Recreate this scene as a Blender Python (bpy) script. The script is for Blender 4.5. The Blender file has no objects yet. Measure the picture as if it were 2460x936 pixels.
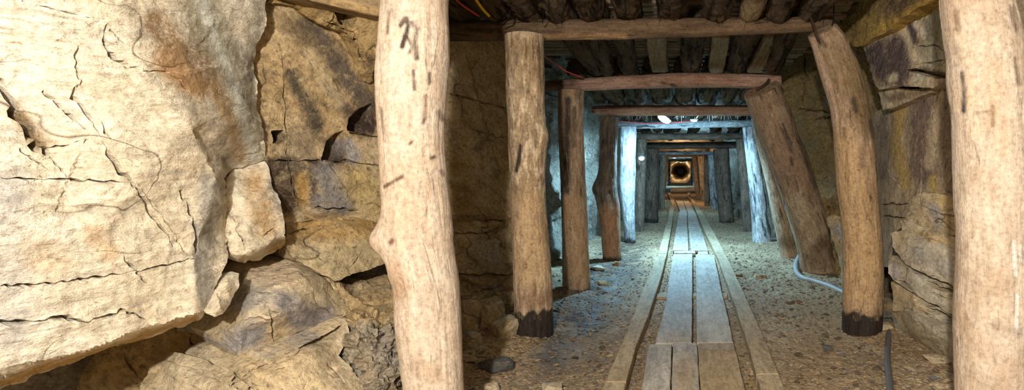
import bpy, bmesh, math, random
import numpy as np
from mathutils import Vector, Matrix, noise
from mathutils.geometry import delaunay_2d_cdt

random.seed(7); np.random.seed(7)
F, CX, CY, CZ = 1367.0, 1635.0, 410.0, 1.06      # focal length in pixels, vanishing point, eye height
scene = bpy.context.scene
col = scene.collection

def P(px, py, Y): return np.array(((px-CX)*Y/F, Y, CZ+(CY-py)*Y/F))
def G(px, py, z=0.0):
    Y = (CZ-z)*F/(py-CY)
    return np.array(((px-CX)*Y/F, Y, z))
def proj(co):
    Y = np.maximum(co[:, 1], .05)
    return np.stack([CX+co[:, 0]*F/Y, CY-(co[:, 2]-CZ)*F/Y], 1)

# ------------------------------------------------------------------ noise helpers
def nz(co, f, seed=0.0):
    o = seed*17.31
    nn = noise.noise
    return np.array([nn((x*f+o, y*f-o, z*f+o*.5)) for x, y, z in co])
def fbm(co, f, octs=3, seed=0.0, gain=.5):
    r, a = np.zeros(len(co)), 1.0
    for k in range(octs):
        r += a*nz(co, f, seed+k*3.7); f *= 2.03; a *= gain
    return r
def chips(co, f, seed=0.0, tilt=.8):
    """blocky broken-stone offsets: every Voronoi cell is a small tilted facet"""
    out = np.empty(len(co)); o = seed*11.7
    for i, (x, y, z) in enumerate(co):
        p = Vector((x*f+o, y*f+o*.3, z*f*1.3-o))
        _, pts = noise.voronoi(p)
        c = pts[0]
        h = noise.cell_vector(c*7.13+Vector((3.1, 1.7, .3)))
        out[i] = (h.x-.5) + tilt*(p-c).dot(h-Vector((.5, .5, .5)))
    return out

# ------------------------------------------------------------------ tagging
def tag(o, label=None, cat=None, group=None, kind=None):
    if label: o['label'] = label
    if cat: o['category'] = cat
    if group: o['group'] = group
    if kind: o['kind'] = kind
    return o
def empty(name, loc, label=None, cat=None, group=None):
    o = bpy.data.objects.new(name, None); o.location = loc; o.empty_display_size = .1
    col.objects.link(o); return tag(o, label, cat, group)
def poly_mesh(name, verts, faces, smooth=True, sharp=None):
    me = bpy.data.meshes.new(name)
    me.from_pydata([tuple(v) for v in verts], [], [tuple(f) for f in faces])
    if smooth:
        me.polygons.foreach_set('use_smooth', [True]*len(me.polygons))
        if sharp: me.set_sharp_from_angle(angle=math.radians(sharp))
    me.update(); return me
def setvec(me, name, arr):
    a = me.attributes.new(name, 'FLOAT_VECTOR', 'POINT'); a.data.foreach_set('vector', np.asarray(arr, dtype=np.float32).ravel())
def setcol(me, name, arr):
    a = me.attributes.new(name, 'FLOAT_COLOR', 'POINT'); a.data.foreach_set('color', np.asarray(arr, dtype=np.float32).ravel())
def link(name, me, mat, parent=None, base=None):
    """link a mesh; top-level meshes get their origin at the middle of their base"""
    n = len(me.vertices); co = np.empty(n*3, dtype=np.float32); me.vertices.foreach_get('co', co); co = co.reshape(-1, 3)
    if parent is None:
        lo, hi = co.min(0), co.max(0)
        b = np.array(((lo[0]+hi[0])/2, (lo[1]+hi[1])/2, lo[2])) if base is None else np.array(base)
    else:
        b = np.array(parent.location)+(np.array(parent.parent.location) if parent.parent else 0)
    me.vertices.foreach_set('co', (co-b).astype(np.float32).ravel()); me.update()
    o = bpy.data.objects.new(name, me); o.data.materials.append(mat); col.objects.link(o)
    if parent is None: o.location = b
    else: o.parent = parent
    return o

# ------------------------------------------------------------------ materials
class NT:
    def __init__(s, name):
        s.m = bpy.data.materials.new(name); s.m.use_nodes = True
        s.t = s.m.node_tree; s.n = s.t.nodes; s.b = s.n['Principled BSDF']
    def new(s, typ, **kw):
        n = s.n.new(typ)
        for k, v in kw.items(): setattr(n, k, v)
        return n
    def put(s, sock, v):
        if isinstance(v, bpy.types.NodeSocket): s.t.links.new(v, sock)
        else: sock.default_value = v
    def map(s, v, scale=(1, 1, 1), rot=(0, 0, 0)):
        n = s.new('ShaderNodeMapping'); s.put(n.inputs['Vector'], v)
        if any(rot): n.vector_type = 'TEXTURE'; scale = tuple(1/k for k in scale)      # turn first, then stretch
        n.inputs['Scale'].default_value = scale; n.inputs['Rotation'].default_value = rot
        return n.outputs[0]
    def noise(s, v, scale, detail=6, rough=.6, dist=0.0):
        n = s.new('ShaderNodeTexNoise'); s.put(n.inputs['Vector'], v)
        n.inputs['Scale'].default_value = scale; n.inputs['Detail'].default_value = detail
        n.inputs['Roughness'].default_value = rough; n.inputs['Distortion'].default_value = dist
        return n.outputs['Fac']
    def voro(s, v, scale, feature='F1', out='Distance'):
        n = s.new('ShaderNodeTexVoronoi', feature=feature); s.put(n.inputs['Vector'], v)
        n.inputs['Scale'].default_value = scale
        return n.outputs[out]
    def ramp(s, f, stops):
        n = s.new('ShaderNodeValToRGB'); s.put(n.inputs[0], f); e = n.color_ramp.elements
        while len(e) < len(stops): e.new(.5)
        for el, (p, c) in zip(e, stops):
            el.position = p; el.color = (*c, 1) if hasattr(c, '__len__') else (c, c, c, 1)
        return n.outputs[0]
    def mix(s, f, a, b, mode='MIX'):
        n = s.new('ShaderNodeMix', data_type='RGBA', blend_type=mode)
        s.put(n.inputs[0], f)
        s.put(n.inputs[6], a if not isinstance(a, tuple) else (*a, 1)); s.put(n.inputs[7], b if not isinstance(b, tuple) else (*b, 1))
        return n.outputs[2]
    def math(s, op, a, b=0.0):
        n = s.new('ShaderNodeMath', operation=op); s.put(n.inputs[0], a); s.put(n.inputs[1], b); return n.outputs[0]
    def attr(s, name, out='Vector'):
        n = s.new('ShaderNodeAttribute', attribute_name=name); return n.outputs[out]
    def obj(s):
        n = s.new('ShaderNodeTexCoord'); i = s.new('ShaderNodeObjectInfo')
        a = s.new('ShaderNodeVectorMath', operation='ADD'); s.t.links.new(n.outputs['Object'], a.inputs[0])
        m = s.math('MULTIPLY', i.outputs['Random'], 37.0); s.t.links.new(m, a.inputs[1])
        return a.outputs[0]
    def bump(s, h, strength, dist, prev=None):
        n = s.new('ShaderNodeBump'); n.inputs['Strength'].default_value = strength; n.inputs['Distance'].default_value = dist
        s.put(n.inputs['Height'], h)
        if prev is not None: s.put(n.inputs['Normal'], prev)
        return n.outputs[0]
    def tint(s, base, jitter, amt=1.1):
        """blend in the stains and painted shade stored on the mesh, their edges broken up by noise"""
        n = s.new('ShaderNodeAttribute', attribute_name='stain')
        j = s.math('ADD', s.math('MULTIPLY', s.math('SUBTRACT', jitter, .5), 4.2), .95)
        f = s.math('MULTIPLY', s.math('MULTIPLY', n.outputs['Alpha'], j), amt)
        n2 = s.new('ShaderNodeClamp'); s.put(n2.inputs[0], f)
        return s.mix(n2.outputs[0], base, n.outputs['Color'])
    def out(s, colr, rough=.85, normal=None, spec=.3):
        s.put(s.b.inputs['Base Color'], colr if not isinstance(colr, tuple) else (*colr, 1)); s.put(s.b.inputs['Roughness'], rough)
        s.b.inputs['Specular IOR Level'].default_value = spec
        if normal is not None: s.put(s.b.inputs['Normal'], normal)
        return s.m

def rock_mat(name, c1, c2, c3, dark=(.09, .065, .045), dthr=.60, bed=(0, .5, 0), bump=1.0, damt=.8, strata=14.0, sc=.55, mc=.6):
    s = NT(name); v = s.obj()
    big = s.noise(v, 1.3, 8, .62, .6)
    c = s.ramp(big, [(.30, c3), (.46, c1), (.60, c2), (.74, c1)])
    m = s.map(v, (2.0, 2.0, strata), bed)
    st = s.noise(m, 1.6, 7, .62, .3)
    c = s.mix(sc, c, s.ramp(st, [(.32, .45), (.5, .95), (.68, 1.15)]), 'MULTIPLY')
    sp = s.noise(s.map(v, (1, 1, 1.6), bed), 3.1, 7, .68, .8)
    c = s.mix(s.ramp(sp, [(dthr, 0.0), (dthr+.12, damt)]), c, dark)
    jit = s.noise(v, 9.0, 6, .7, .4)
    grit = s.noise(v, 85, 3, .75)
    c = s.tint(c, s.math('ADD', s.math('MULTIPLY', jit, .62), s.math('MULTIPLY', grit, .38)), 1.45)
    fine = s.noise(v, 46, 5, .7)
    c = s.mix(min(.75, mc+.2), c, s.ramp(fine, [(.36, .45), (.5, .98), (.64, 1.3)]), 'MULTIPLY')
    mid = s.noise(s.map(v, (1, 1, 1.7), bed), 17, 6, .74, .5)
    c = s.mix(mc, c, s.ramp(mid, [(.34, .5), (.48, .95), (.62, 1.22)]), 'MULTIPLY')
    pit = s.noise(s.map(v, (1, 1, 1.9), bed), 24, 5, .78, .6)
    pm = s.ramp(pit, [(.34, 1.0), (.42, 0.0)])
    c = s.mix(s.math('MULTIPLY', pm, .8), c, dark)
    lm = s.ramp(s.noise(s.map(v, (1, 1, 1.5), bed), 13, 6, .75, .4), [(.55, 0.0), (.70, .45)])
    c = s.mix(lm, c, tuple(min(1, x*1.25) for x in c2))
    hn = s.noise(s.map(v, (1, 1, 1.8), bed), 2.1, 2.5, .5, .15)
    hl = s.ramp(s.math('ABSOLUTE', s.math('SUBTRACT', hn, .5)), [(.0, 1.0), (.006, 0.0)])
    hl = s.math('MULTIPLY', hl, s.ramp(s.noise(v, 2.0, 3, .5), [(.47, 0.0), (.58, 1.0)]))
    c = s.mix(s.math('MULTIPLY', hl, .85), c, tuple(x*.45 for x in dark))
    cr = s.voro(s.map(v, (1, 1, 2.4), bed), 2.2, 'DISTANCE_TO_EDGE')
    crk = s.ramp(s.math('ADD', cr, s.math('MULTIPLY', s.math('SUBTRACT', jit, .5), .12)), [(.0, 0.0), (.02, 1.0)])
    n = s.bump(st, .55*bump, .03)
    n = s.bump(s.math('SUBTRACT', 1.0, hl), .6*bump, .012, n)
    n = s.bump(s.math('SUBTRACT', 1.0, pm), .45*bump, .012, n)
    n = s.bump(s.noise(s.map(v, (1, 1, 2.2), bed), 7, 7, .68, .5), .8*bump, .035, n)
    n = s.bump(mid, .7*bump, .014, n)
    n = s.bump(fine, .7*bump, .008, n)
    n = s.bump(crk, .25*bump, .012, n)
    return s.out(c, .88, n, .25)

def wood_mat(name, c1, c2, dark, fthr=.63, bump=1.0, grain=1.0, rough=.8, along=.9, famt=.9, gs=.7, flake=None, mc=.6):
    s = NT(name); v = s.attr('pc')
    rnd = s.new('ShaderNodeObjectInfo').outputs['Random']
    va = s.new('ShaderNodeVectorMath', operation='ADD'); s.t.links.new(v, va.inputs[0]); s.t.links.new(s.math('MULTIPLY', rnd, 23.0), va.inputs[1]); v = va.outputs[0]
    big = s.noise(v, 2.6, 6, .6, .5)
    c = s.mix(s.ramp(big, [(.36, 0.0), (.64, 1.0)]), c1, c2)
    g = s.noise(s.map(v, (14*grain, 14*grain, along)), 3.0, 8, .65, .35)
    c = s.mix(gs, c, s.ramp(g, [(.3, .5), (.5, .95), (.7, 1.15)]), 'MULTIPLY')
    if flake:
        fk = s.noise(s.map(v, (1, 1, .38)), 26, 4, .6, .25)
        c = s.mix(s.ramp(fk, [(.48, 0.0), (.60, flake[1])]), c, flake[0])
        fk2 = s.noise(s.map(v, (1, 1, .45)), 7, 9, .72, .3)
        c = s.mix(s.ramp(fk2, [(.50, 0.0), (.66, flake[3])]), c, flake[2])
    fs = s.noise(s.map(v, (7, 7, 1.05)), 2.3, 7, .62, .55)
    fm = s.ramp(fs, [(fthr, 0.0), (fthr+.07, famt)])
    c = s.mix(fm, c, dark)
    jit = s.math('ADD', s.math('MULTIPLY', s.noise(s.map(v, (1, 1, .45)), 18, 6, .75, .5), .5), s.math('MULTIPLY', s.noise(s.map(v, (14, 14, 1.1)), 5, 6, .7, .3), .5))
    c = s.tint(c, jit)
    pit = s.noise(s.map(v, (1, 1, .55)), 34, 4, .75, .5)
    pm = s.ramp(pit, [(.33, 1.0), (.41, 0.0)])
    c = s.mix(s.math('MULTIPLY', pm, mc), c, dark)
    fine = s.noise(v, 60, 5, .7)
    c = s.mix(.6, c, s.ramp(fine, [(.36, .55), (.5, 1.0), (.64, 1.22)]), 'MULTIPLY')
    sc2 = s.noise(s.map(v, (1.6, 1.6, .5)), 21, 6, .72, .4)
    c = s.mix(mc, c, s.ramp(sc2, [(.36, .5), (.48, .97), (.62, 1.2)]), 'MULTIPLY')
    n = s.bump(g, .6*bump, .012)
    n = s.bump(s.noise(s.map(v, (1, 1, .5)), 11, 6, .7, .4), .55*bump, .014, n)
    n = s.bump(s.math('SUBTRACT', 1.0, fm), .5*bump, .012, n)
    n = s.bump(sc2, .5*bump, .008, n)
    n = s.bump(fine, .4*bump, .004, n)
    return s.out(c, rough, n, .25)

def plain(name, c, rough=.6, metal=0.0):
    s = NT(name); v = s.obj()
    f = s.noise(v, 30, 5, .6)
    cc = s.mix(.5, c, s.ramp(f, [(.3, .6), (.7, 1.2)]), 'MULTIPLY')
    s.b.inputs['Metallic'].default_value = metal
    return s.out(cc, rough, s.bump(f, .3, .004), .3)

def emit(name, c, strength):
    s = NT(name); s.out((.8, .8, .8), .4)
    s.b.inputs['Emission Color'].default_value = (*c, 1); s.b.inputs['Emission Strength'].default_value = strength
    return s.m

M = {}
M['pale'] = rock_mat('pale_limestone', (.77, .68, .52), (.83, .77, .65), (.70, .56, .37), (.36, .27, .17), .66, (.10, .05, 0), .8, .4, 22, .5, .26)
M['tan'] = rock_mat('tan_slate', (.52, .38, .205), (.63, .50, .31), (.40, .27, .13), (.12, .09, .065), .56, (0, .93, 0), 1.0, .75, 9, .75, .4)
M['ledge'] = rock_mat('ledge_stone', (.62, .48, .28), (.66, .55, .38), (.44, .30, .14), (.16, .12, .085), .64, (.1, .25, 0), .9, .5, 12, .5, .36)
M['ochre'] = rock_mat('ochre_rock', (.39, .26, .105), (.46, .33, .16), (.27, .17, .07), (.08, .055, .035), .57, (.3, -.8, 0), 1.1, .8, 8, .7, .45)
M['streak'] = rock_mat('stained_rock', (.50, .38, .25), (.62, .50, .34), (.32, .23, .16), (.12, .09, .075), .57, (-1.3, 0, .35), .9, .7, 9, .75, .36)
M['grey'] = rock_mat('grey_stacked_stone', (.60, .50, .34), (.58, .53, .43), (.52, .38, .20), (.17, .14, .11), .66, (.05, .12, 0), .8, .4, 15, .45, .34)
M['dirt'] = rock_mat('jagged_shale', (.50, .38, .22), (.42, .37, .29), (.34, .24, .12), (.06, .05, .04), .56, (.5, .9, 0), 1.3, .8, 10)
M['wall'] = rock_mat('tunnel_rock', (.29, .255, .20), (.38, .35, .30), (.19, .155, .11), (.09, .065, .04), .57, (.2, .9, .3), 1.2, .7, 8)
M['chip'] = rock_mat('shale_chip', (.29, .215, .135), (.36, .28, .19), (.20, .145, .09), (.10, .08, .06), .6, (.1, .3, 0), 1.0)
M['darkstone'] = rock_mat('dark_slate_stone', (.12, .12, .115), (.18, .17, .15), (.10, .08, .06), (.04, .04, .04), .6, (.1, .3, 0), 1.0)
M['post'] = wood_mat('peeled_pole_wood', (.60, .455, .33), (.70, .585, .47), (.20, .14, .10), .645, 1.0, .8, .75, .9, .8, .40, ((.74, .64, .54), .5, (.42, .29, .19), .6), .32)
M['postbrown'] = wood_mat('brown_pole_wood', (.33, .215, .13), (.45, .33, .22), (.05, .034, .022), .60, 1.3, .8, .8, .9, .9, .65, ((.54, .40, .275), .6, (.17, .105, .06), .8))
M['postbark'] = wood_mat('scuffed_pole_wood', (.36, .25, .145), (.50, .37, .235), (.075, .05, .03), .60, 1.2, .8, .8, .9, .9, .45, ((.76, .60, .42), .9, (.13, .085, .048), .9))
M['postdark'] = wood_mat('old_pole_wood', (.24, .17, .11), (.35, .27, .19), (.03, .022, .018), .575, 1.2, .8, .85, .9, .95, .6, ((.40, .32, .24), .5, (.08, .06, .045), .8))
M['postblack'] = wood_mat('dark_or_unlit_pole_wood', (.10, .075, .055), (.17, .125, .09), (.02, .015, .012), .58, 1.2, .8, .85, .9, .9, .5, ((.24, .18, .13), .5, (.04, .03, .025), .8))  # dark bark; also paints the inner posts and beams as unlit
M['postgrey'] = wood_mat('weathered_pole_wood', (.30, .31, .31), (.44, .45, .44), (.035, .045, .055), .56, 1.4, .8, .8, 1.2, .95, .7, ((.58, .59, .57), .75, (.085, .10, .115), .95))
M['beam'] = wood_mat('brown_beam_wood', (.105, .066, .037), (.17, .11, .064), (.035, .022, .014), .585, 1.4, .9)
M['beampink'] = wood_mat('reddish_beam_wood', (.33, .19, .13), (.44, .29, .22), (.07, .04, .03), .61, 1.3, .9)
M['bark'] = wood_mat('stringy_bark', (.088, .056, .032), (.150, .100, .060), (.012, .008, .006), .54, 2.4, .6, .95, 1.4)
M['split'] = wood_mat('split_wood_face', (.27, .19, .10), (.36, .265, .15), (.08, .05, .028), .62, 1.0)
M['slat'] = wood_mat('roof_slat_wood', (.20, .14, .08), (.28, .20, .12), (.05, .035, .02), .62, 1.0)
M['tar'] = wood_mat('tarred_wood', (.030, .023, .019), (.055, .040, .030), (.010, .008, .008), .55, 1.4, .8, .6, .9, .9, .7, ((.20, .115, .065), .5, (.012, .010, .009), .6))
M['plank'] = wood_mat('weathered_plank', (.45, .40, .325), (.57, .53, .46), (.20, .16, .115), .70, .7, .6, .75)
M['plankbrown'] = wood_mat('muddy_plank', (.44, .325, .18), (.51, .395, .24), (.22, .15, .08), .72, .6, .6, .8)
M['rail'] = wood_mat('wooden_rail', (.46, .355, .215), (.53, .425, .275), (.24, .17, .09), .72, .6, .6, .8)
M['pipe'] = plain('grey_plastic', (.36, .36, .35), .5)
M['blackpipe'] = plain('black_rubber_dusty', (.15, .15, .155), .6)
M['red'] = plain('red_cable_sheath', (.50, .055, .045), .5)
M['yellow'] = plain('yellow_cable_sheath', (.80, .50, .02), .5)
M['metal'] = plain('lamp_metal', (.5, .5, .5), .4, .6)
M['root'] = plain('pale_roots', (.45, .42, .36), .8)
M['iron'] = plain('rusty_iron', (.10, .06, .04), .7, .4)
M['lampon'] = emit('lamp_glass_lit', (.80, .93, 1.0), 30)
M['lampdim'] = emit('lamp_glass_dim', (.80, .93, 1.0), .7)

def floor_mat():
    s = NT('trodden_gravel'); v = s.obj()
    big = s.noise(v, 1.4, 8, .65, .5)
    c = s.ramp(big, [(.33, (.28, .19, .105)), (.5, (.43, .31, .18)), (.66, (.56, .43, .265))])
    cell = s.voro(v, 62, 'F1', 'Color')
    sep = s.new('ShaderNodeSeparateColor'); s.put(sep.inputs[0], cell)
    c = s.mix(.75, c, s.ramp(sep.outputs[0], [(0, .5), (.5, .95), (1, 1.45)]), 'MULTIPLY')
    c = s.tint(c, s.noise(v, 6, 8, .7))
    fine = s.noise(v, 70, 6, .7)
    c = s.mix(.6, c, s.ramp(fine, [(.3, .55), (.7, 1.3)]), 'MULTIPLY')
    at = s.new('ShaderNodeAttribute', attribute_name='wet').outputs['Fac']
    w = s.math('MULTIPLY', at, s.ramp(s.noise(v, 5, 6, .6), [(.40, 0.0), (.58, 1.0)]))
    rough = s.math('SUBTRACT', .92, s.math('MULTIPLY', w, .30))
    d = s.voro(v, 62, 'F1', 'Distance')
    n = s.bump(s.math('SUBTRACT', 1.0, d), .55, .014)
    n = s.bump(s.noise(v, 14, 6, .7), .6, .02, n)
    n = s.bump(fine, .4, .005, n)
    c = s.mix(s.math('MULTIPLY', w, .6), c, (.06, .042, .027))
    return s.out(c, rough, n, .4)
M['floor'] = floor_mat()

# ------------------------------------------------------------------ stains and some painted shade stored on meshes
def seg_dist(pts, line):
    line = np.asarray(line, float); best = np.full(len(pts), 1e9)
    if len(line) == 1: return np.hypot(*(pts-line[0]).T)
    for a, b in zip(line[:-1], line[1:]):
        ab = b-a; t = np.clip(((pts-a)@ab)/max(ab@ab, 1e-9), 0, 1)
        best = np.minimum(best, np.hypot(*(pts-(a+t[:, None]*ab)).T))
    return best
def stains_at(uv, stains):
    out = np.zeros((len(uv), 4))
    for line, w, c, a in stains:
        d = seg_dist(uv, line); f = np.clip(1.35-d/w*.9, 0, 1)*a
        keep = 1-(1-out[:, 3])*(1-f); mixf = np.where(keep > 0, f/np.maximum(keep, 1e-6), 0)
        out[:, :3] = out[:, :3]*(1-mixf[:, None])+np.array(c)*mixf[:, None]; out[:, 3] = keep
    return out

# ------------------------------------------------------------------ rocks
def inside(pts, poly):
    poly = np.asarray(poly, float); r = np.zeros(len(pts), bool); x, y = pts.T
    for (x0, y0), (x1, y1) in zip(poly, np.roll(poly, -1, 0)):
        c = (y0 > y) != (y1 > y)
        with np.errstate(divide='ignore', invalid='ignore'):
            r ^= c & (x < (x1-x0)*(y-y0)/(y1-y0)+x0)
    return r
def resample(line, s, closed=False):
    line = [np.asarray(p, float) for p in line]
    if closed: line = line+[line[0]]
    out = []
    for a, b in zip(line[:-1], line[1:]):
        n = max(1, int(round(np.hypot(*(b-a)[:2])/s)))
        out += [a+(b-a)*k/n for k in range(n)]
    if not closed: out.append(line[-1])
    return np.array(out)

def rock(name, outline, inner=(), creases=(), s=8.0, thick=.35, back=(-.92, .38, 0), mat='tan', cracks=(), pockets=(), stains=(),
         amp=.008, freq=7.0, chip=.010, cfreq=6.0, seed=1.0, ragged=.35, fine=.003, sharp=40):
    back = np.array(back, float); back /= np.linalg.norm(back)
    rng = np.random.RandomState(int(seed*100)+5)
    ol = [tuple(map(float, p)) for p in outline]; inn = [tuple(map(float, p)) for p in inner]
    n0 = len(ol); base = np.array(ol+inn)
    ce = [tuple(e) for e in creases]
    v2, _, f2, ov, _, _ = delaunay_2d_cdt([Vector(p[:2]) for p in base], ce, [list(range(n0))], 1, 1e-4)
    iz = np.array([1/np.mean([base[k, 2] for k in o]) if o else 0 for o in ov]); v2 = np.array([tuple(v) for v in v2])
    for i, o in enumerate(ov):
        if not o:
            d = np.hypot(*(base[:, :2]-v2[i]).T)+1e-6; iz[i] = np.sum((1/base[:, 2])/d**2)/np.sum(1/d**2)
    def depth(pts):
        best = np.full(len(pts), -1e9); r = np.zeros(len(pts))
        for f in f2:
            for k in range(1, len(f)-1):
                a, b, c = f[0], f[k], f[k+1]; A, B, Cc = v2[a], v2[b], v2[c]
                den = (B[1]-Cc[1])*(A[0]-Cc[0])+(Cc[0]-B[0])*(A[1]-Cc[1])
                if abs(den) < 1e-9: continue
                l0 = ((B[1]-Cc[1])*(pts[:, 0]-Cc[0])+(Cc[0]-B[0])*(pts[:, 1]-Cc[1]))/den
                l1 = ((Cc[1]-A[1])*(pts[:, 0]-Cc[0])+(A[0]-Cc[0])*(pts[:, 1]-Cc[1]))/den
                l2 = 1-l0-l1; q = np.minimum(np.minimum(l0, l1), l2); m = q > best
                L0, L1, L2 = (np.clip(l, 0, 1) for l in (l0, l1, l2)); tot = L0+L1+L2
                r[m] = ((L0*iz[a]+L1*iz[b]+L2*iz[c])/tot)[m]; best[m] = q[m]
        return r
    rim = resample(ol, s, True)                                   # ragged outline, finer than the traced one
    tn = np.roll(rim, -1, 0)-np.roll(rim, 1, 0); nrm = np.stack([-tn[:, 1], tn[:, 0]], 1); nrm /= np.linalg.norm(nrm, axis=1)[:, None]+1e-9
    k = np.array([noise.noise((p[0]*.03, p[1]*.03, seed))*1.6+noise.noise((p[0]*.11, p[1]*.11, seed+9)) for p in rim])
    rim2 = rim[:, :2]+nrm*(k*s*ragged)[:, None]
    rim_iz = depth(rim[:, :2])
    lo, hi = rim2.min(0), rim2.max(0)
    gx, gy = np.meshgrid(np.arange(lo[0]+s/2, hi[0], s), np.arange(lo[1]+s/2, hi[1], s*.87)); gx = gx+(np.arange(gx.shape[0]) % 2)[:, None]*s/2
    g = np.stack([gx.ravel(), gy.ravel()], 1)+rng.uniform(-.22, .22, (gx.size, 2))*s
    closed_rim = np.vstack([rim2, rim2[:1]])
    g = g[inside(g, rim2)]; g = g[seg_dist(g, closed_rim) > s*.55]
    push = np.zeros(len(g)); dens, dp = [], []
    for line, w, d in cracks:
        L = resample(line, max(4.0, w*.8)); m = len(L); t = np.linspace(0, 1, m)
        j = np.array([noise.noise((p[0]*.05, p[1]*.05, seed+5)) for p in L])*w*1.0
        tt = np.gradient(L, axis=0); nn = np.stack([-tt[:, 1], tt[:, 0]], 1); nn /= np.linalg.norm(nn, axis=1)[:, None]+1e-9
        L = L+nn*j[:, None]; ww = w*(.35+.65*np.sin(np.pi*np.clip(t, .06, .94)))*(1+.5*np.sin(t*23+seed))
        keep = seg_dist(g, L) > w*.9; g, push = g[keep], push[keep]
        for q, dd in ((0, d), (.6, 0), (-.6, 0)):
            p = L+nn*(q*ww)[:, None]; ok = inside(p, rim2)
            if len(closed_rim): ok &= seg_dist(p, closed_rim) > 1.5
            dens.append(p[ok]); dp.append(np.full(ok.sum(), dd)*np.clip(.55+.6*np.sin(np.pi*t[ok]), 0, 1))
    for poly, d in pockets:
        ins = inside(g, poly); push[ins] = d
        L = resample(poly, 4.0, True); keep = seg_dist(g, np.vstack([L, L[:1]])) > 3.0; g, push = g[keep], push[keep]
        tg = np.roll(L, -1, 0)-np.roll(L, 1, 0); nm = np.stack([tg[:, 1], -tg[:, 0]], 1); nm /= np.linalg.norm(nm, axis=1)[:, None]+1e-9
        area = sum(a[0]*b[1]-b[0]*a[1] for a, b in zip(poly, poly[1:]+poly[:1]))
        if area < 0: nm = -nm
        for off, dd in ((1.4, 0), (-1.4, d)):
            p = L+nm*off
            dens.append(p); dp.append(np.full(len(p), dd))
    pts = np.vstack([rim2, g]+dens); iy = np.concatenate([rim_iz, depth(np.vstack([g]+dens))]); ps = np.concatenate([np.zeros(len(rim2)), push]+dp)
    vv, _, ff, oo, _, _ = delaunay_2d_cdt([Vector(p) for p in pts], [], [list(range(len(rim2)))], 1, 1e-3)
    src = np.array([o[0] if o else -1 for o in oo])
    for i in np.nonzero(src < 0)[0]: src[i] = int(np.argmin(np.hypot(*(pts-np.array(vv[i])).T)))
    uv = np.array([tuple(v) for v in vv]); Y = 1/iy[src]
    co = np.stack([(uv[:, 0]-CX)*Y/F, Y, CZ+(CY-uv[:, 1])*Y/F], 1)+back*ps[src][:, None]
    tris = [f for f in ff if len(f) == 3]; T = np.array(tris)
    nf = np.cross(co[T[:, 1]]-co[T[:, 0]], co[T[:, 2]]-co[T[:, 0]]); view = co[T].mean(1)-np.array((0, 0, CZ))
    if np.median(np.einsum('ij,ij->i', nf, view)) > 0: T = T[:, ::-1]; nf = -nf
    vn = np.zeros_like(co)
    for k in range(3): np.add.at(vn, T[:, k], nf)
    vn /= np.linalg.norm(vn, axis=1)[:, None]+1e-12
    for _ in range(2):                                            # even the normals out so creases do not tear
        acc = vn.copy()
        for a, b in ((0, 1), (1, 2), (2, 0)): np.add.at(acc, T[:, a], vn[T[:, b]]); np.add.at(acc, T[:, b], vn[T[:, a]])
        vn = acc/(np.linalg.norm(acc, axis=1)[:, None]+1e-12)
    d = amp*fbm(co, freq, 4, seed)+fine*nz(co, 45, seed)
    if chip: d += chip*chips(co, cfreq, seed)+chip*.45*chips(co, cfreq*2.7, seed+4)
    co = co+vn*d[:, None]
    ec = {}
    for t in T:
        for a, b in ((t[0], t[1]), (t[1], t[2]), (t[2], t[0])):
            if (b, a) in ec: del ec[(b, a)]
            else: ec[(a, b)] = 1
    rimv = sorted({a for e in ec for a in e}); N = len(co); faces = [tuple(t) for t in T]
    st = np.zeros((N, 4))
    if stains: st = stains_at(uv, stains)
    allco, prev = [co], {v: v for v in rimv}
    cen = co[rimv].mean(0)+back*thick*.5; cur = N
    steps = max(2, min(9, int(thick/.04)))
    for k in range(1, steps+1):
        u = k/steps; src_co = co[rimv]; shrink = 1-.16*u**2
        p = cen+(src_co-cen)*shrink+back*(thick*u)
        p += (fbm(src_co+back*thick*u*1.0, 9, 2, seed+2)*.018*min(1, u*3))[:, None]*np.cross(back, (0, 0, 1.0))
        p += (fbm(src_co*1.0+back*thick*u, 11, 2, seed+6)*.016*min(1, u*3))[:, None]*np.array((0, 0, 1.0))
        new = {v: cur+i for i, v in enumerate(rimv)}; cur += len(rimv); allco.append(p)
        for a, b in ec: faces.append((b, a, prev[a], prev[b])[::1] if False else (prev[b], prev[a], new[a], new[b]))
        prev = new
    allco.append((cen+back*thick*.6)[None]); tip = cur
    for a, b in ec: faces.append((prev[b], prev[a], tip))
    allco = np.vstack(allco)
    full = np.zeros((len(allco), 4)); full[:N] = st
    if stains:
        idx = np.array(rimv)
        for k in range(steps): full[N+k*len(rimv):N+(k+1)*len(rimv)] = st[idx]
    me = poly_mesh(name, allco, faces, True, sharp); setcol(me, 'stain', full)
    return link(name, me, M[mat])

# ------------------------------------------------------------------ poles, posts, beams
def spline(ctrl, step):
    ctrl = np.asarray(ctrl, float); n = len(ctrl)
    if n == 2: ext = ctrl
    out = []
    for i in range(n-1):
        p0, p1, p2, p3 = ctrl[max(i-1, 0)], ctrl[i], ctrl[i+1], ctrl[min(i+2, n-1)]
        m = max(1, int(np.linalg.norm((p2-p1)[:3])/step))
        for k in range(m):
            t = k/m
            out.append(.5*((2*p1)+(-p0+p2)*t+(2*p0-5*p1+4*p2-p3)*t*t+(-p0+3*p1-3*p2+p3)*t**3))
    out.append(ctrl[-1]); return np.array(out)

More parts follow.
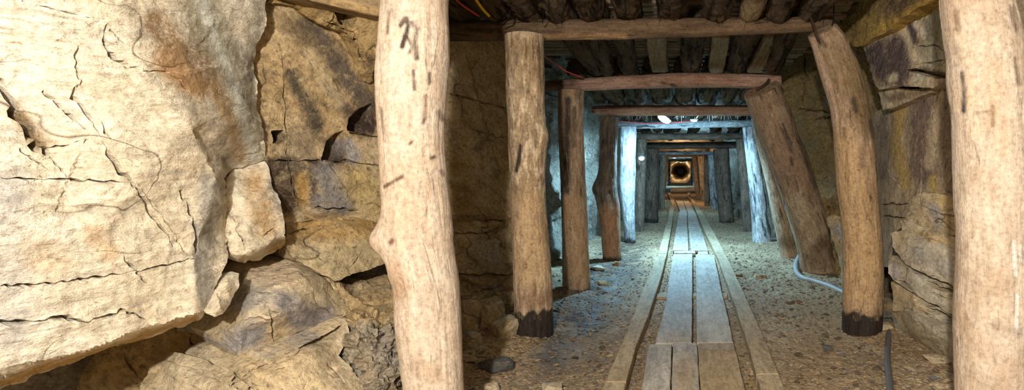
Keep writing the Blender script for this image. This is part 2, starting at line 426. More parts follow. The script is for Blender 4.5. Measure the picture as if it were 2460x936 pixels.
def pole_geo(ctrl, step=.02, ring=48, lump=.05, rough=.02, fiss=.03, seed=1.0, knots=(), flat=None, dome=.012, squash=1.0, tilt0=0.0, tilt1=0.0):
    """a natural log along ctrl = [(x,y,z,r)...]: lumps, shallow lengthwise furrows and knots. returns verts, faces, pc, n_side_faces"""
    c = spline(ctrl, step); p, r = c[:, :3], c[:, 3]
    t = np.gradient(p, axis=0); t /= np.linalg.norm(t, axis=1)[:, None]
    ref = np.array((0, 1.0, 0)) if abs(t[len(t)//2][2]) > .6 else np.array((0, 0, 1.0))
    a = np.cross(t, ref); a /= np.linalg.norm(a, axis=1)[:, None]; b = np.cross(a, t)
    s = np.concatenate([[0], np.cumsum(np.linalg.norm(np.diff(p, axis=0), axis=1))]); m = len(p)
    th = np.linspace(0, 2*np.pi, ring, endpoint=False); ct, sn = np.cos(th), np.sin(th); R0 = r.mean()
    ii, jj = np.meshgrid(np.arange(m), np.arange(ring), indexing='ij')
    cc, ss, sl = ct[jj].ravel(), sn[jj].ravel(), s[ii].ravel()
    q = np.stack([cc*R0, ss*R0, sl], 1)
    k = 1+lump*fbm(q*np.array((1, 1, .7)), 4.5, 2, seed)+rough*fbm(q, 22, 2, seed+3)
    k -= fiss*np.clip(fbm(q*np.array((1, 1, .12)), 34, 2, seed+8)-.25, 0, 1)*1.6
    rr = r[ii.ravel()]*k
    if flat is not None:
        hgt = ss*rr; rr = rr.copy(); lim = flat*R0
        mm = hgt < -lim; rr[mm] = lim/np.maximum(-ss[mm], 1e-3)
    co = p[ii.ravel()]+(cc*rr*squash)[:, None]*a[ii.ravel()]+(ss*rr)[:, None]*b[ii.ravel()]
    e = np.clip(np.minimum(ii.ravel(), m-1-ii.ravel()), 0, 2)     # soften the sawn ends a little
    if tilt0 or tilt1:
        co += t[ii.ravel()]*((ss*R0*tilt0)*np.clip(1-sl/.08, 0, 1)+(ss*R0*tilt1)*np.clip(1-(s[-1]-sl)/.08, 0, 1))[:, None]
    for kn, kr, kh in knots:
        kn = np.array(kn); d = np.linalg.norm(co-kn, axis=1); w = np.exp(-(d/kr)**2)
        out = co-p[ii.ravel()]; out /= np.linalg.norm(out, axis=1)[:, None]+1e-9
        co = co+out*(w*kh)[:, None]
    faces = []
    for i in range(m-1):
        o = i*ring
        for j in range(ring):
            j2 = (j+1) % ring; faces.append((o+j, o+j2, o+ring+j2, o+ring+j))
    ns = len(faces); V = [co]; PC = [q]; cur = len(co)
    for end, sg in ((0, -1), (m-1, 1)):
        base = np.arange(ring)+end*ring; prev = base
        for f_, h_ in ((.93, .35), (.6, .75)):
            cen = co[base].mean(0); pr = cen+(co[base]-cen)*f_+t[end]*sg*dome*h_
            pr += t[end]*sg*(nz(pr, 60, seed)*.003)[:, None]
            idx = np.arange(ring)+cur; V.append(pr); PC.append(q[base]*f_); cur += ring
            for j in range(ring):
                j2 = (j+1) % ring
                fc = (prev[j], idx[j], idx[j2], prev[j2]); faces.append(fc if sg < 0 else fc[::-1])
            prev = idx
        V.append((co[base].mean(0)+t[end]*sg*dome)[None]); PC.append(np.array([[0, 0, s[end]]])); tip = cur; cur += 1
        for j in range(ring):
            fc = (prev[j], tip, prev[(j+1) % ring]); faces.append(fc if sg < 0 else fc[::-1])
    V = np.vstack(V); PC = np.vstack(PC)
    faces = [f[::-1] for f in faces]
    return V, faces, PC, ns

def sub_mesh(name, V, faces, PC, keep, stain):
    used = sorted({v for f in keep for v in faces[f]}); mp = {v: i for i, v in enumerate(used)}
    me = poly_mesh(name, V[used], [[mp[v] for v in faces[f]] for f in keep], True, 48)
    setvec(me, 'pc', PC[used]); setcol(me, 'stain', stain[used]); return me

def pole(name, geo, mat, label, cat, group=None, stains=(), parts=(), end_mat=None, extra=None):
    """parts = [(name, mask over face centres, material, label)] become child meshes; the rest is the trunk"""
    V, faces, PC, ns = geo
    st = stains_at(proj(V), stains) if stains else np.zeros((len(V), 4))
    for pn, fn, pm, pl in parts:
        if pn == 'tarred_foot':
            q = V.copy(); b = V[:, 2]-V[:, 2].min(); a_ = np.clip((fn.h+fn.amp*fbm((V*np.array((1, 1, .6)))[:], fn.freq*1.6, 3, 4)+.035-b)/.03, 0, 1)
            k = a_ > 0; st[k, :3] = st[k, :3]*(1-a_[k, None])+np.array((.035, .026, .02))*a_[k, None]; st[:, 3] = np.maximum(st[:, 3], a_)
    fc = np.array([V[list(f)].mean(0) for f in faces]); taken = np.zeros(len(faces), bool); ch = []
    for pn, fn, pm, pl in parts:
        m = fn(fc) & ~taken; taken |= m
        if m.sum() > 8: ch.append((pn, np.nonzero(m)[0], pm, pl))
    if end_mat:
        m = np.zeros(len(faces), bool); m[ns:] = True; m &= ~taken; taken |= m; h2 = (len(faces)-ns)//2; m1 = np.nonzero(m[:ns+h2])[0]; m2 = np.nonzero(m[ns+h2:])[0]+ns+h2; ch += [('sawn_end', m1, end_mat, None), ('sawn_end', m2, end_mat, None)]
    rest = np.nonzero(~taken)[0]
    if not ch:
        me = sub_mesh(name, V, faces, PC, rest, st)
        return tag(link(name, me, M[mat]), label, cat, group)
    lo = V[:, 2].min(); root = empty(name, (float(V[:, 0].mean()), float(V[:, 1].mean()), float(lo)), label, cat, group)
    link('trunk', sub_mesh('trunk', V, faces, PC, rest, st), M[mat], root)
    for pn, ix, pm, pl in ch:
        o = link(pn, sub_mesh(pn, V, faces, PC, ix, st), M[pm], root)
        if pl: o['label'] = pl
    return root

def post_ctrl(rows, Y, extra_top=None, extra_bot=None):
    out = []
    for row in rows:
        py, l, r = row[:3]; Yk = row[3] if len(row) > 3 else Y
        out.append((*P((l+r)/2, py, Yk), (r-l)/2*Yk/F*.985))
    return out

# ------------------------------------------------------------------ strips (planks and rails)
def strip(name, L, R, ztop, th, mat, label, cat, group=None, seed=1.0, stains=(), step=.05, warp=.002):
    """a sawn board between two edges traced on the plane z = ztop"""
    A = np.array([G(*p, ztop) for p in L]); B = np.array([G(*p, ztop) for p in R])
    def rs(Q):
        s = np.concatenate([[0], np.cumsum(np.linalg.norm(np.diff(Q, axis=0), axis=1))]); n = max(3, int(s[-1]/step))
        u = np.linspace(0, s[-1], n); return np.stack([np.interp(u, s, Q[:, k]) for k in range(3)], 1), n
    n = max(rs(A)[1], rs(B)[1])
    def rn(Q):
        s = np.concatenate([[0], np.cumsum(np.linalg.norm(np.diff(Q, axis=0), axis=1))]); u = np.linspace(0, s[-1], n)
        return np.stack([np.interp(u, s, Q[:, k]) for k in range(3)], 1)
    A, B = rn(A), rn(B); d = B-A; wd = np.linalg.norm(d, axis=1)[:, None]; d = d/wd; be = .0045
    prof = []
    m = 7
    for k in range(m):
        u = be/wd+(1-2*be/wd)*k/(m-1); prof.append((A+d*wd*u, 0.0))
    prof += [(B, -be), (B, -th+be), (B-d*be, -th), (A+d*be, -th), (A, -th+be), (A, -be)]
    np_ = len(prof); V = np.zeros((n, np_, 3)); Q = np.zeros((n, np_, 3))
    for k, (q, dz) in enumerate(prof):
        V[:, k] = q; V[:, k, 2] = ztop+dz
    Vf = V.reshape(-1, 3)
    Vf[:, 2] += nz(Vf, 2.5, seed)*warp*2+nz(Vf, 16, seed)*warp*.5
    Vf[:, 0] += nz(Vf*np.array((.3, 1, 0)), 7, seed)*.0035
    PC = np.stack([Vf[:, 0]-Vf[:, 0].mean(), Vf[:, 2]*1.0, Vf[:, 1]-Vf[:, 1].min()], 1)
    faces = []
    for i in range(n-1):
        for k in range(np_):
            k2 = (k+1) % np_; faces.append((i*np_+k, i*np_+k2, (i+1)*np_+k2, (i+1)*np_+k))
    faces.append(tuple(range(np_))[::-1]); faces.append(tuple((n-1)*np_+k for k in range(np_)))
    if Vf[faces[0][0]][1] > Vf[faces[0][3]][1]: faces = [f[::-1] for f in faces]
    me = poly_mesh(name, Vf, [f[::-1] for f in faces], True, 35)
    bm = bmesh.new(); bm.from_mesh(me); bmesh.ops.recalc_face_normals(bm, faces=bm.faces); bm.to_mesh(me); bm.free()
    setvec(me, 'pc', PC); setcol(me, 'stain', stains_at(proj(Vf), stains) if stains else np.zeros((len(Vf), 4)))
    return tag(link(name, me, M[mat]), label, cat, group)

def tube_geo(pts, r, ring=10, step=.02, taper=None):
    c = spline([(*p, r) for p in pts], step); p = c[:, :3]; t = np.gradient(p, axis=0); t /= np.linalg.norm(t, axis=1)[:, None]+1e-9
    ref = np.array((.31, .17, .93)); a = np.cross(t, ref); a /= np.linalg.norm(a, axis=1)[:, None]+1e-9; b = np.cross(a, t); m = len(p)
    th = np.linspace(0, 2*np.pi, ring, endpoint=False); rr = np.full(m, r) if taper is None else np.linspace(r, r*taper, m)
    V = (p[:, None]+rr[:, None, None]*(np.cos(th)[None, :, None]*a[:, None]+np.sin(th)[None, :, None]*b[:, None])).reshape(-1, 3)
    Fc = [(i*ring+j, i*ring+(j+1) % ring, (i+1)*ring+(j+1) % ring, (i+1)*ring+j) for i in range(m-1) for j in range(ring)]
    Fc += [tuple(range(ring))[::-1], tuple((m-1)*ring+j for j in range(ring))]
    return V, [f[::-1] for f in Fc]
def tubes(name, lst, mat, ring=10, step=.02, parent=None, taper=None):
    Vs, Fs, n = [], [], 0
    for pts, r in lst:
        V, Fc = tube_geo(pts, r, ring, step, taper); Vs.append(V); Fs += [tuple(i+n for i in f) for f in Fc]; n += len(V)
    me = poly_mesh(name, np.vstack(Vs), Fs, True, 50); return link(name, me, M[mat], parent)

def stone_mesh(name, dims, seed, sub=4, planes=13, flat=1.0, rough=.03):
    rng = np.random.RandomState(seed); bm = bmesh.new(); bmesh.ops.create_icosphere(bm, subdivisions=sub, radius=1)
    me = bpy.data.meshes.new(name); bm.to_mesh(me); bm.free()
    co = np.empty(len(me.vertices)*3); me.vertices.foreach_get('co', co); co = co.reshape(-1, 3)
    N = rng.normal(size=(planes, 3)); N /= np.linalg.norm(N, axis=1)[:, None]; N = np.vstack([N, (0, 0, 1), (0, 0, -1)])
    D = np.concatenate([rng.uniform(.72, 1.0, planes), [.8*flat, .8]])
    r = np.min(np.where(co@N.T > .05, D/np.maximum(co@N.T, .05), 9), axis=1); r = np.minimum(r, 1.35)
    co = co*r[:, None]; co = co*(1+rough*fbm(co, 2.5, 3, seed % 50)[:, None]+rough*.6*fbm(co, 9, 2, seed % 50)[:, None])
    co = co*np.array(dims)/2; co[:, 2] -= co[:, 2].min()
    me.vertices.foreach_set('co', co.ravel()); me.polygons.foreach_set('use_smooth', [True]*len(me.polygons)); me.set_sharp_from_angle(angle=math.radians(25))
    setcol(me, 'stain', np.zeros((len(co), 4))); me.update(); return me
def stone(name, loc, dims, seed, mat, label, cat='stone', rz=0.0, group=None, tilt=(0, 0), sub=4, me=None, rough=.03):
    me = me or stone_mesh(name, dims, seed, sub, rough=rough)
    o = bpy.data.objects.new(name, me)
    if not me.materials: me.materials.append(M[mat])
    o.location = loc; o.rotation_euler = (tilt[0], tilt[1], rz); col.objects.link(o); return tag(o, label, cat, group)

# ================================================================== THE SETTING
def floor_z(x, y):
    z = .012*noise.noise((x*2.2, y*2.2, 3))+.02*noise.noise((x*.9, y*.7, 8))
    g = math.exp(-((x+.66+.05*math.sin(y))/.22)**2)*np.interp(y, [1.5, 3, 5, 7.5, 9], [.02, .05, .05, .03, 0])
    side = max(0, abs(x-.0)-.5)
    z += .05*max(0, side-.55)
    if -.42 < x < .42: z = z*.35-.008
    return z-g-.004
ys = [-2.2+.12*i for i in range(26)]
y = ys[-1]
while y < 58: y += max(.016, y*.0065); ys.append(y)
xs = list(np.linspace(-2.35, 2.1, 190)); nx = len(xs)
V, W = [], []
for yy in ys:
    for xx in xs:
        z = floor_z(xx, yy)+(.010 if abs(xx) > .4 else .005)*(noise.noise((xx*19, yy*19, 1))+.6*noise.noise((xx*41, yy*41, 4)))
        V.append((xx, yy, z)); W.append(math.exp(-((xx+.66)/.24)**2)*float(np.interp(yy, [2.2, 3.5, 8, 11], [.35, 1, 1, 0])))
V = np.array(V)
fl = poly_mesh('floor', V, [(i*nx+j, i*nx+j+1, (i+1)*nx+j+1, (i+1)*nx+j) for i in range(len(ys)-1) for j in range(nx-1)])
a = fl.attributes.new('wet', 'FLOAT', 'POINT'); a.data.foreach_set('value', W)
setcol(fl, 'stain', stains_at(proj(V), [
    ([(1400, 760), (1430, 690), (1490, 620)], 55, (.075, .055, .04), .75), ([(1340, 800), (1320, 850)], 40, (.06, .045, .03), .5),
    ([(1590, 790), (1560, 936)], 22, (.44, .29, .12), .7), ([(1780, 760), (1815, 936)], 22, (.42, .28, .12), .7),
    ([(1950, 700), (2000, 780), (1950, 880)], 60, (.42, .29, .145), .55)]))
tag(link('floor', fl, M['floor'], base=(0, 0, 0)), 'trodden brown gravel floor of the mine tunnel', kind='structure')

def wall(name, fx, sgn, y0, y1, z0, z1, seed, label, dz=.045):
    ys = [y0]
    while ys[-1] < y1: ys.append(ys[-1]+max(.045, ys[-1]*.011))
    zs = np.arange(z0, z1+.01, dz); n = len(zs)
    co = np.array([(fx(y), y, z) for y in ys for z in zs])
    d = .10*fbm(co, 1.1, 3, seed)+.11*chips(co, 1.7, seed, .9)+.05*chips(co, 4.3, seed+2, .9)+.012*fbm(co, 9, 2, seed)
    far = np.interp(co[:, 1], [0, 12, 20], [1, 1, .75]); d = np.clip(d, -.2, .13)*far
    co[:, 0] -= sgn*d
    fs = [(i*n+j, i*n+j+1, (i+1)*n+j+1, (i+1)*n+j) for i in range(len(ys)-1) for j in range(n-1)]
    if sgn > 0: fs = [f[::-1] for f in fs]
    me = poly_mesh(name, co, fs, True, 38); setcol(me, 'stain', np.zeros((len(co), 4)))
    return tag(link(name, me, M['wall'], base=(0, 0, 0)), label, kind='structure')
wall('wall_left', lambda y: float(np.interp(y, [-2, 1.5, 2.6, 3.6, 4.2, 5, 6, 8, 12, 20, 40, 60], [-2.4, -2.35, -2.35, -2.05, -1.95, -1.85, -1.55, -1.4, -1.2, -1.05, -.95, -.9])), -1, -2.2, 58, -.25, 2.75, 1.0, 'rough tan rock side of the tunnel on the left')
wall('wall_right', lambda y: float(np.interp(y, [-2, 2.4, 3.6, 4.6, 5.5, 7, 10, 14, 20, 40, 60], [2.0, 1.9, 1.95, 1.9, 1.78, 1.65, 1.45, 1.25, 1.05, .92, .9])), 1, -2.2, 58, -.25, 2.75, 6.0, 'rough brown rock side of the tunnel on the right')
ysl = [-2.2]
while ysl[-1] < 58: ysl.append(ysl[-1]+max(.08, ysl[-1]*.02))
xl = np.linspace(-2.5, 2.2, 60)
co = np.array([(x, y, float(np.interp(y, [-2, 5, 8, 12, 20, 60], [2.62, 2.5, 2.35, 2.15, 2.0, 1.85]))) for y in ysl for x in xl])
co[:, 2] -= np.clip(.06*fbm(co, 1.4, 3, 9)+.08*chips(co, 2.2, 9), -.1, .1)
me = poly_mesh('ceiling', co, [(i*60+j, (i+1)*60+j, (i+1)*60+j+1, i*60+j+1) for i in range(len(ysl)-1) for j in range(59)], True, 38)
setcol(me, 'stain', np.zeros((len(co), 4)))
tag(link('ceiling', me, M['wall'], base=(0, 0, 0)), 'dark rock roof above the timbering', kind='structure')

# far bare-rock ring that closes the view, with the drift going on into the dark
ring_v, ring_f = [], []
prof = [(38, 1.5), (38.2, .92), (39.5, .80), (41, .72), (43, .60), (45, .50), (47, .42), (49, .36), (53, .34)]
NR = 56
prof = [(yy*1.32, r*1.27) for yy, r in prof]
for k, (yy, r) in enumerate(prof):
    for j in range(NR):
        t = 2*math.pi*j/NR; rr = r*(1+.10*noise.cell((math.cos(t)*3+yy, math.sin(t)*3, yy))+.16*noise.noise((math.cos(t)*2, math.sin(t)*2, yy*.9))+.09*noise.noise((math.cos(t)*6, math.sin(t)*6, yy*2)))
        ring_v.append((-.02+rr*math.cos(t)*1.06, yy, 1.02+rr*math.sin(t)*.92))
for k in range(len(prof)-1):
    for j in range(NR): ring_f.append((k*NR+j, (k+1)*NR+j, (k+1)*NR+(j+1) % NR, k*NR+(j+1) % NR))
ring_f.append(tuple((len(prof)-1)*NR+j for j in range(NR))[::-1])  # added end cap, keeps world light out of the dark hole
me = poly_mesh('wall_back', ring_v, ring_f, True, 40); setcol(me, 'stain', np.zeros((len(ring_v), 4)))
tag(link('wall_back', me, M['ledge'], base=(0, 0, 0)), 'round unlined rock opening at the far end of the tunnel', kind='structure')

# ================================================================== ROCK, LEFT SIDE
def bed(name, label, *a, **k):       # solid bedrock of the tunnel sides
    return tag(rock(name, *a, **k), label, kind='structure')
def block(name, label, cat, *a, **k):
    group = k.pop('group', None)
    return tag(rock(name, *a, **k), label, cat, group)

GRY, ORG, DRK, CRM = (.40, .37, .33), (.50, .28, .10), (.10, .075, .055), (.72, .64, .50)
block('rock_slab', 'huge pale cream overhanging rock slab, cracked, filling the near left side', 'rock',
  [(-320,-260,1.50),(200,-260,1.72),(640,-260,2.28),(640,0,2.34),(637,60,2.35),(622,115,2.34),(614,170,2.34),(622,250,2.36),(632,330,2.38),(640,385,2.41),
   (560,405,2.30),(545,430,2.27),(543,560,2.19),(548,610,2.14),(520,690,2.06),(498,748,2.02),(482,772,2.10),(400,795,2.02),(290,830,1.92),(215,858,1.86),(130,884,1.80),(60,910,1.74),(0,928,1.69),(-320,1050,1.52)],
  [(470,757,1.96),(420,768,1.92),(360,783,1.86),(310,797,1.81),(262,822,1.77),(205,846,1.72),(150,860,1.68),(80,878,1.62),(0,895,1.57),(-200,955,1.46),(430,180,1.92),(425,172,1.97),(450,300,1.95),(520,420,2.08),(300,250,1.80),(100,300,1.66),(200,600,1.70),(0,500,1.55),(560,150,2.20),(590,300,2.24),(470,600,1.98),(480,60,2.05),(350,172,1.86),(352,180,1.82),(300,20,1.80),(120,60,1.66)],
  s=6.5, thick=.62, back=(-1, .28, .10), mat='pale', seed=1.0, amp=.010, freq=5, chip=.007, cfreq=4.5, ragged=.5,
  cracks=[([(255,60),(248,95),(262,130),(290,150),(325,163)], 9, .045), ([(190,120),(183,160),(200,195),(182,230),(200,260),(225,295),(240,330),(262,375),(300,420),(340,470),(420,590)], 9, .045),
    ([(0,215),(40,275),(85,335),(118,378)], 26, .13), ([(110,222),(160,270),(190,300),(218,328)], 8, .04), ([(-60,425),(100,430),(165,432),(320,438)], 4.5, .03),
    ([(120,375),(168,434)], 5, .03), ([(100,352),(160,352),(200,330)], 5, .03), ([(-100,690),(80,685),(215,670),(330,650),(430,632),(470,620)], 4.5, .04),
    ([(-100,772),(80,772),(150,765),(220,772),(300,745),(345,765)], 9, .05), ([(300,620),(325,650),(352,677)], 8, .04), ([(60,5),(200,40),(244,42)], 4, .02),
    ([(440,465),(465,520),(478,580),(470,612)], 11, .05), ([(28,335),(60,370),(112,405)], 6, .03), ([(245,300),(262,335)], 12, .04), ([(205,345),(215,330)], 8, .03), ([(268,75),(300,108)], 5, .02),
    ([(350,172),(400,170),(432,190),(462,235)], 4, .012), ([(330,440),(410,545),(465,625)], 3, .012)],
  stains=[([(400,-250),(440,-50),(500,80),(560,200),(590,300),(612,385)], 46, (.36,.32,.23), .85), ([(470,-30),(520,100),(575,235),(600,370)], 15, (.58,.59,.52), .9),
    ([(380,60),(430,130),(510,190)], 36, (.30,.20,.11), .75), ([(395,140),(430,185),(470,210)], 28, (.50,.31,.15), .65), ([(520,210),(565,300),(580,370)], 20, (.50,.33,.16), .55),
    ([(570,120),(600,180),(545,200)], 18, (.28,.25,.21), .5), ([(500,440),(495,540),(490,640),(505,730)], 22, (.38,.36,.31), .75), ([(520,300),(540,380)], 14, (.33,.28,.22), .45),
    ([(35,265),(95,345)], 20, (.30,.21,.11), .7), ([(30,420),(20,560),(30,700),(30,800)], 45, (.52,.50,.47), .5), ([(225,560),(260,600)], 26, (.66,.43,.22), .4), ([(80,600),(150,640)], 40, (.66,.50,.33), .4),  # grey strip at the left edge paints a cast shadow
    ([(610,-200),(620,20),(612,140)], 20, (.44,.40,.32), .6), ([(470,768),(360,797),(262,838),(150,872),(0,914),(-200,990)], 8, (.46,.31,.12), .85)])  # last brown band paints the shaded underside of the lip
block('rock_slab', 'buff rock slab below the dark square hole, right of the huge cream slab', 'rock',
  [(545,430,2.26),(562,404,2.31),(640,384,2.41),(655,430,2.42),(668,480,2.40),(690,572,2.37),(684,588,2.46),(632,628,2.40),(588,632,2.30),(552,612,2.18),(543,560,2.18)],
  [(600,500,2.26),(660,574,2.31),(640,590,2.27),(600,606,2.20)], s=6.5, thick=.35, back=(-.85,.45,.1), mat='pale', seed=2.2, chip=.010, amp=.010,
  cracks=[([(570,555),(590,580),(588,600)], 5, .02), ([(640,565),(660,550)], 4, .015)],
  stains=[([(610,430),(625,500),(640,545)], 28, (.58,.36,.15), .5), ([(655,430),(670,500)], 12, (.45,.41,.33), .6), ([(650,600),(690,585)], 9, (.45,.32,.13), .7)])  # low brown band paints the slab's shaded underside
block('rock_fragment', 'small upright stone splinter wedged under the edge of the cream slab', 'rock',
  [(497,752,1.99),(520,705,2.04),(548,662,2.12),(577,655,2.16),(575,690,2.14),(558,722,2.09),(540,755,2.03),(515,762,2.0)], [(545,690,2.06),(530,735,2.0)], s=5.5, thick=.12, back=(-.9,.4,0), mat='pale', seed=3.1, chip=.006, amp=.005)
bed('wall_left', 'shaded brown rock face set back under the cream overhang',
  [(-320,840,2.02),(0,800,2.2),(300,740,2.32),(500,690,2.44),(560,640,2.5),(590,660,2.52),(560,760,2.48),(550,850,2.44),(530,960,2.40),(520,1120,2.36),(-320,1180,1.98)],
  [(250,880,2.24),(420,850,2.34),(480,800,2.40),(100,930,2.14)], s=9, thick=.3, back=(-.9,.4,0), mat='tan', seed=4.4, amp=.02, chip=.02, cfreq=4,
  cracks=[([(455,800),(480,850),(470,890),(490,930)], 7, .03), ([(300,850),(330,900)], 6, .02)], stains=[([(200,850),(400,830),(500,800)], 80, (.47,.31,.12), .6)])  # wide brown tint paints the amber shade below the overhang
block('rock_block', 'angular grey and buff block with a peaked top, left of the first post', 'rock',
  [(575,671,2.36),(583,632,2.43),(640,630,2.48),(698,622,2.54),(746,644,2.58),(799,671,2.60),(842,752,2.54),(760,782,2.40),(662,820,2.27),(577,860,2.14),(516,806,2.16),(553,714,2.27)],
  [(623,692,2.23),(687,679,2.29),(735,668,2.36),(712,740,2.27),(655,762,2.17),(580,785,2.12),(790,735,2.45)], s=6.5, thick=.42, back=(-.9,.42,.05), mat='ledge', seed=5.0, chip=.006, amp=.006, cfreq=5,
  cracks=[([(648,735),(655,775),(662,832)], 7, .03), ([(570,775),(620,762),(650,770)], 5, .02), ([(615,700),(650,706)], 6, .02), ([(780,668),(800,690)], 6, .02), ([(555,690),(600,668),(640,660)], 4, .02)],
  stains=[([(580,725),(640,705)], 30, (.37,.34,.30), .75), ([(690,730),(720,760),(780,760)], 30, (.27,.25,.25), .8), ([(560,820),(610,800)], 30, (.33,.32,.33), .8), ([(690,655),(620,650)], 30, (.70,.55,.38), .6), ([(770,700),(740,690)], 24, (.66,.54,.36), .6)])
block('rock_slab', 'flat buff slab under the long slanting crack, left of the first post base', 'rock',
  [(566,900,2.07),(612,874,2.10),(664,848,2.17),(760,805,2.32),(828,766,2.46),(840,800,2.42),(815,850,2.34),(850,890,2.32),(885,945,2.27),(880,1100,2.18),(655,1100,1.98),(648,966,1.99)],
  [(640,905,2.03),(700,862,2.13),(760,850,2.22),(770,930,2.15),(700,950,2.06)], s=6.5, thick=.4, back=(-.9,.42,.1), mat='ledge', seed=6.0, chip=.006, amp=.006,
  pockets=[([(585,905),(622,884),(672,858),(766,815),(822,780),(826,790),(772,829),(678,873),(630,897),(594,915)], .16)],
  cracks=[([(600,890),(650,868),(720,838)], 8, .03), ([(640,902),(690,880)], 6, .02), ([(790,870),(830,915)], 7, .02), ([(600,905),(640,950)], 12, .05)],
  stains=[([(640,850),(760,815)], 18, (.35,.32,.29), .6), ([(690,890),(740,930)], 60, (.70,.55,.34), .6)])
block('rock_block', 'broken buff block at the very bottom, beneath the slanting crack', 'rock',
  [(488,985,2.0),(508,930,2.03),(560,893,2.06),(632,955,1.99),(660,1010,1.95),(640,1100,1.9),(470,1100,1.87)], [(560,930,1.98),(530,990,1.93)], s=7, thick=.4, back=(-.9,.42,.1), mat='ledge', seed=7.0, chip=.016, amp=.012,
  pockets=[([(566,902),(600,924),(626,958),(645,1010),(628,1010),(606,965),(584,938),(556,914)], .14)], cracks=[([(500,950),(560,925),(600,940)], 8, .03)])
block('shale_lump', 'jagged dark crumbling shale lump beside the foot of the first post', 'rock',
  [(842,752,2.50),(880,742,2.54),(950,752,2.58),(975,860,2.50),(975,960,2.44),(960,1100,2.35),(880,1100,2.22),(886,945,2.30),(850,893,2.33),(812,850,2.37),(834,800,2.43)],
  [(890,800,2.36),(930,850,2.42),(900,900,2.30),(850,820,2.36)], s=5.0, thick=.35, back=(-.8,.6,0), mat='dirt', seed=8.0, amp=.030, freq=10, chip=.042, cfreq=13, fine=.006, sharp=25,
  stains=[([(925,800),(925,920)], 26, (.38,.33,.27), .5), ([(850,760),(935,760)], 18, (.52,.38,.19), .9)])
block('rock_block', 'brown flat-topped block behind the first post, below the dark gap', 'rock',
  [(795,668,2.62),(850,688,2.78),(905,668,2.9),(955,660,2.95),(958,765,2.66),(900,757,2.60),(842,757,2.54)], [(850,720,2.60),(905,720,2.68)], s=6.5, thick=.4, back=(-.85,.5,0), mat='tan', seed=9.0, chip=.018, amp=.014, cracks=[([(850,700),(900,712),(940,735)], 6, .03)],
  stains=[([(850,740),(900,735)], 26, (.50,.36,.18), .7)])
block('rock_ledge', 'brown dusty rock ledge with a pale undercut front, below the grey triangular face', 'rock',
  [(688,512,2.62),(740,503,2.74),(820,500,2.82),(905,518,2.94),(955,545,3.0),(965,625,2.88),(925,633,2.82),(860,655,2.70),(803,674,2.58),(748,646,2.52),(700,624,2.48),(688,580,2.48)],
  [(735,592,2.55),(800,588,2.61),(920,572,2.82),(820,540,2.70)], [], s=6.5, thick=.42, back=(-.85,.5,0), mat='tan', seed=10.0, chip=.007, amp=.006,
  cracks=[([(870,600),(862,620),(845,640)], 4, .02), ([(700,560),(740,550)], 6, .02), ([(720,525),(780,520),(850,530)], 4, .015)],
  stains=[([(740,615),(800,625),(900,600)], 32, (.52,.42,.25), .85), ([(720,550),(900,545)], 30, (.44,.28,.10), .6)])
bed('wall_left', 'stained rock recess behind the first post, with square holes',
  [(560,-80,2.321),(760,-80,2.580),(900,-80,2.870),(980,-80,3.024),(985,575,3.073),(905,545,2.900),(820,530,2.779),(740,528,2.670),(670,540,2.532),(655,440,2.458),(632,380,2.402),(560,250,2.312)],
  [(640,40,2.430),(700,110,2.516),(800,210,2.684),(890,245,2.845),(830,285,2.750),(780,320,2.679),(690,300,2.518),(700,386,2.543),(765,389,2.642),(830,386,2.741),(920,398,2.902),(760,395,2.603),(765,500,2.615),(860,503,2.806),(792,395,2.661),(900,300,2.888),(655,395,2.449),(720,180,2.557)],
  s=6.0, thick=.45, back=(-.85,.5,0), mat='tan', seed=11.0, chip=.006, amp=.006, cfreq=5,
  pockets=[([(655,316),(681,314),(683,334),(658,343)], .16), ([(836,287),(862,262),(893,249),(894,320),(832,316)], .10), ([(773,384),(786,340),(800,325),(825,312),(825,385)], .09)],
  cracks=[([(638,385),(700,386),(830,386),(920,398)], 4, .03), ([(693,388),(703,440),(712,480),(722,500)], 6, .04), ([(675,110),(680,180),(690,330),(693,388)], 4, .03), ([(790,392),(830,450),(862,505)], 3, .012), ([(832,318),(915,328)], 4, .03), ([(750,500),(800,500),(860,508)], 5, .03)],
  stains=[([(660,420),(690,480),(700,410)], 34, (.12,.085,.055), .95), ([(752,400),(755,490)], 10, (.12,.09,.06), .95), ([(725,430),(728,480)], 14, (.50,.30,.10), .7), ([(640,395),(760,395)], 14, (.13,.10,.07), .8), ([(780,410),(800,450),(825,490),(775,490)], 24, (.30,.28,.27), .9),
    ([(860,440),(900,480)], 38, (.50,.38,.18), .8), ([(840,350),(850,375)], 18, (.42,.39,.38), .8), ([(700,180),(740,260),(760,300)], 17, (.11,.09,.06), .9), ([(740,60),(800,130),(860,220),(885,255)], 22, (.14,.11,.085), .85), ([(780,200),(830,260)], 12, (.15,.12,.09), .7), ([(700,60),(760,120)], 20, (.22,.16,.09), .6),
    ([(740,130),(810,240)], 18, (.56,.44,.26), .6), ([(655,120),(665,300)], 14, (.52,.38,.20), .5), ([(862,285),(880,300)], 28, (.07,.045,.035), .95), ([(800,350),(808,375)], 22, (.09,.065,.05), .9), ([(669,328)], 14, (.08,.05,.03), .9), ([(720,330),(740,360)], 26, (.27,.21,.14), .6)])  # dark spot in the small square hole paints its inner shade
block('rock_block', 'shaded brown hanging rock under the split log, above the recess', 'rock',
  [(600,-110,2.36),(985,-110,2.62),(985,225,2.98),(925,212,2.90),(872,190,2.80),(850,112,2.68),(800,70,2.62),(757,45,2.56),(700,12,2.48),(640,6,2.40)], [(800,20,2.54),(880,120,2.68),(930,150,2.80)], s=7, thick=.35, back=(-.85,.5,.2), mat='ochre', seed=12.0, chip=.03, amp=.02, cfreq=5,
  pockets=[([(808,30),(858,40),(850,68),(822,60)], .12)], cracks=[([(780,50),(850,80),(870,150)], 6, .03)])
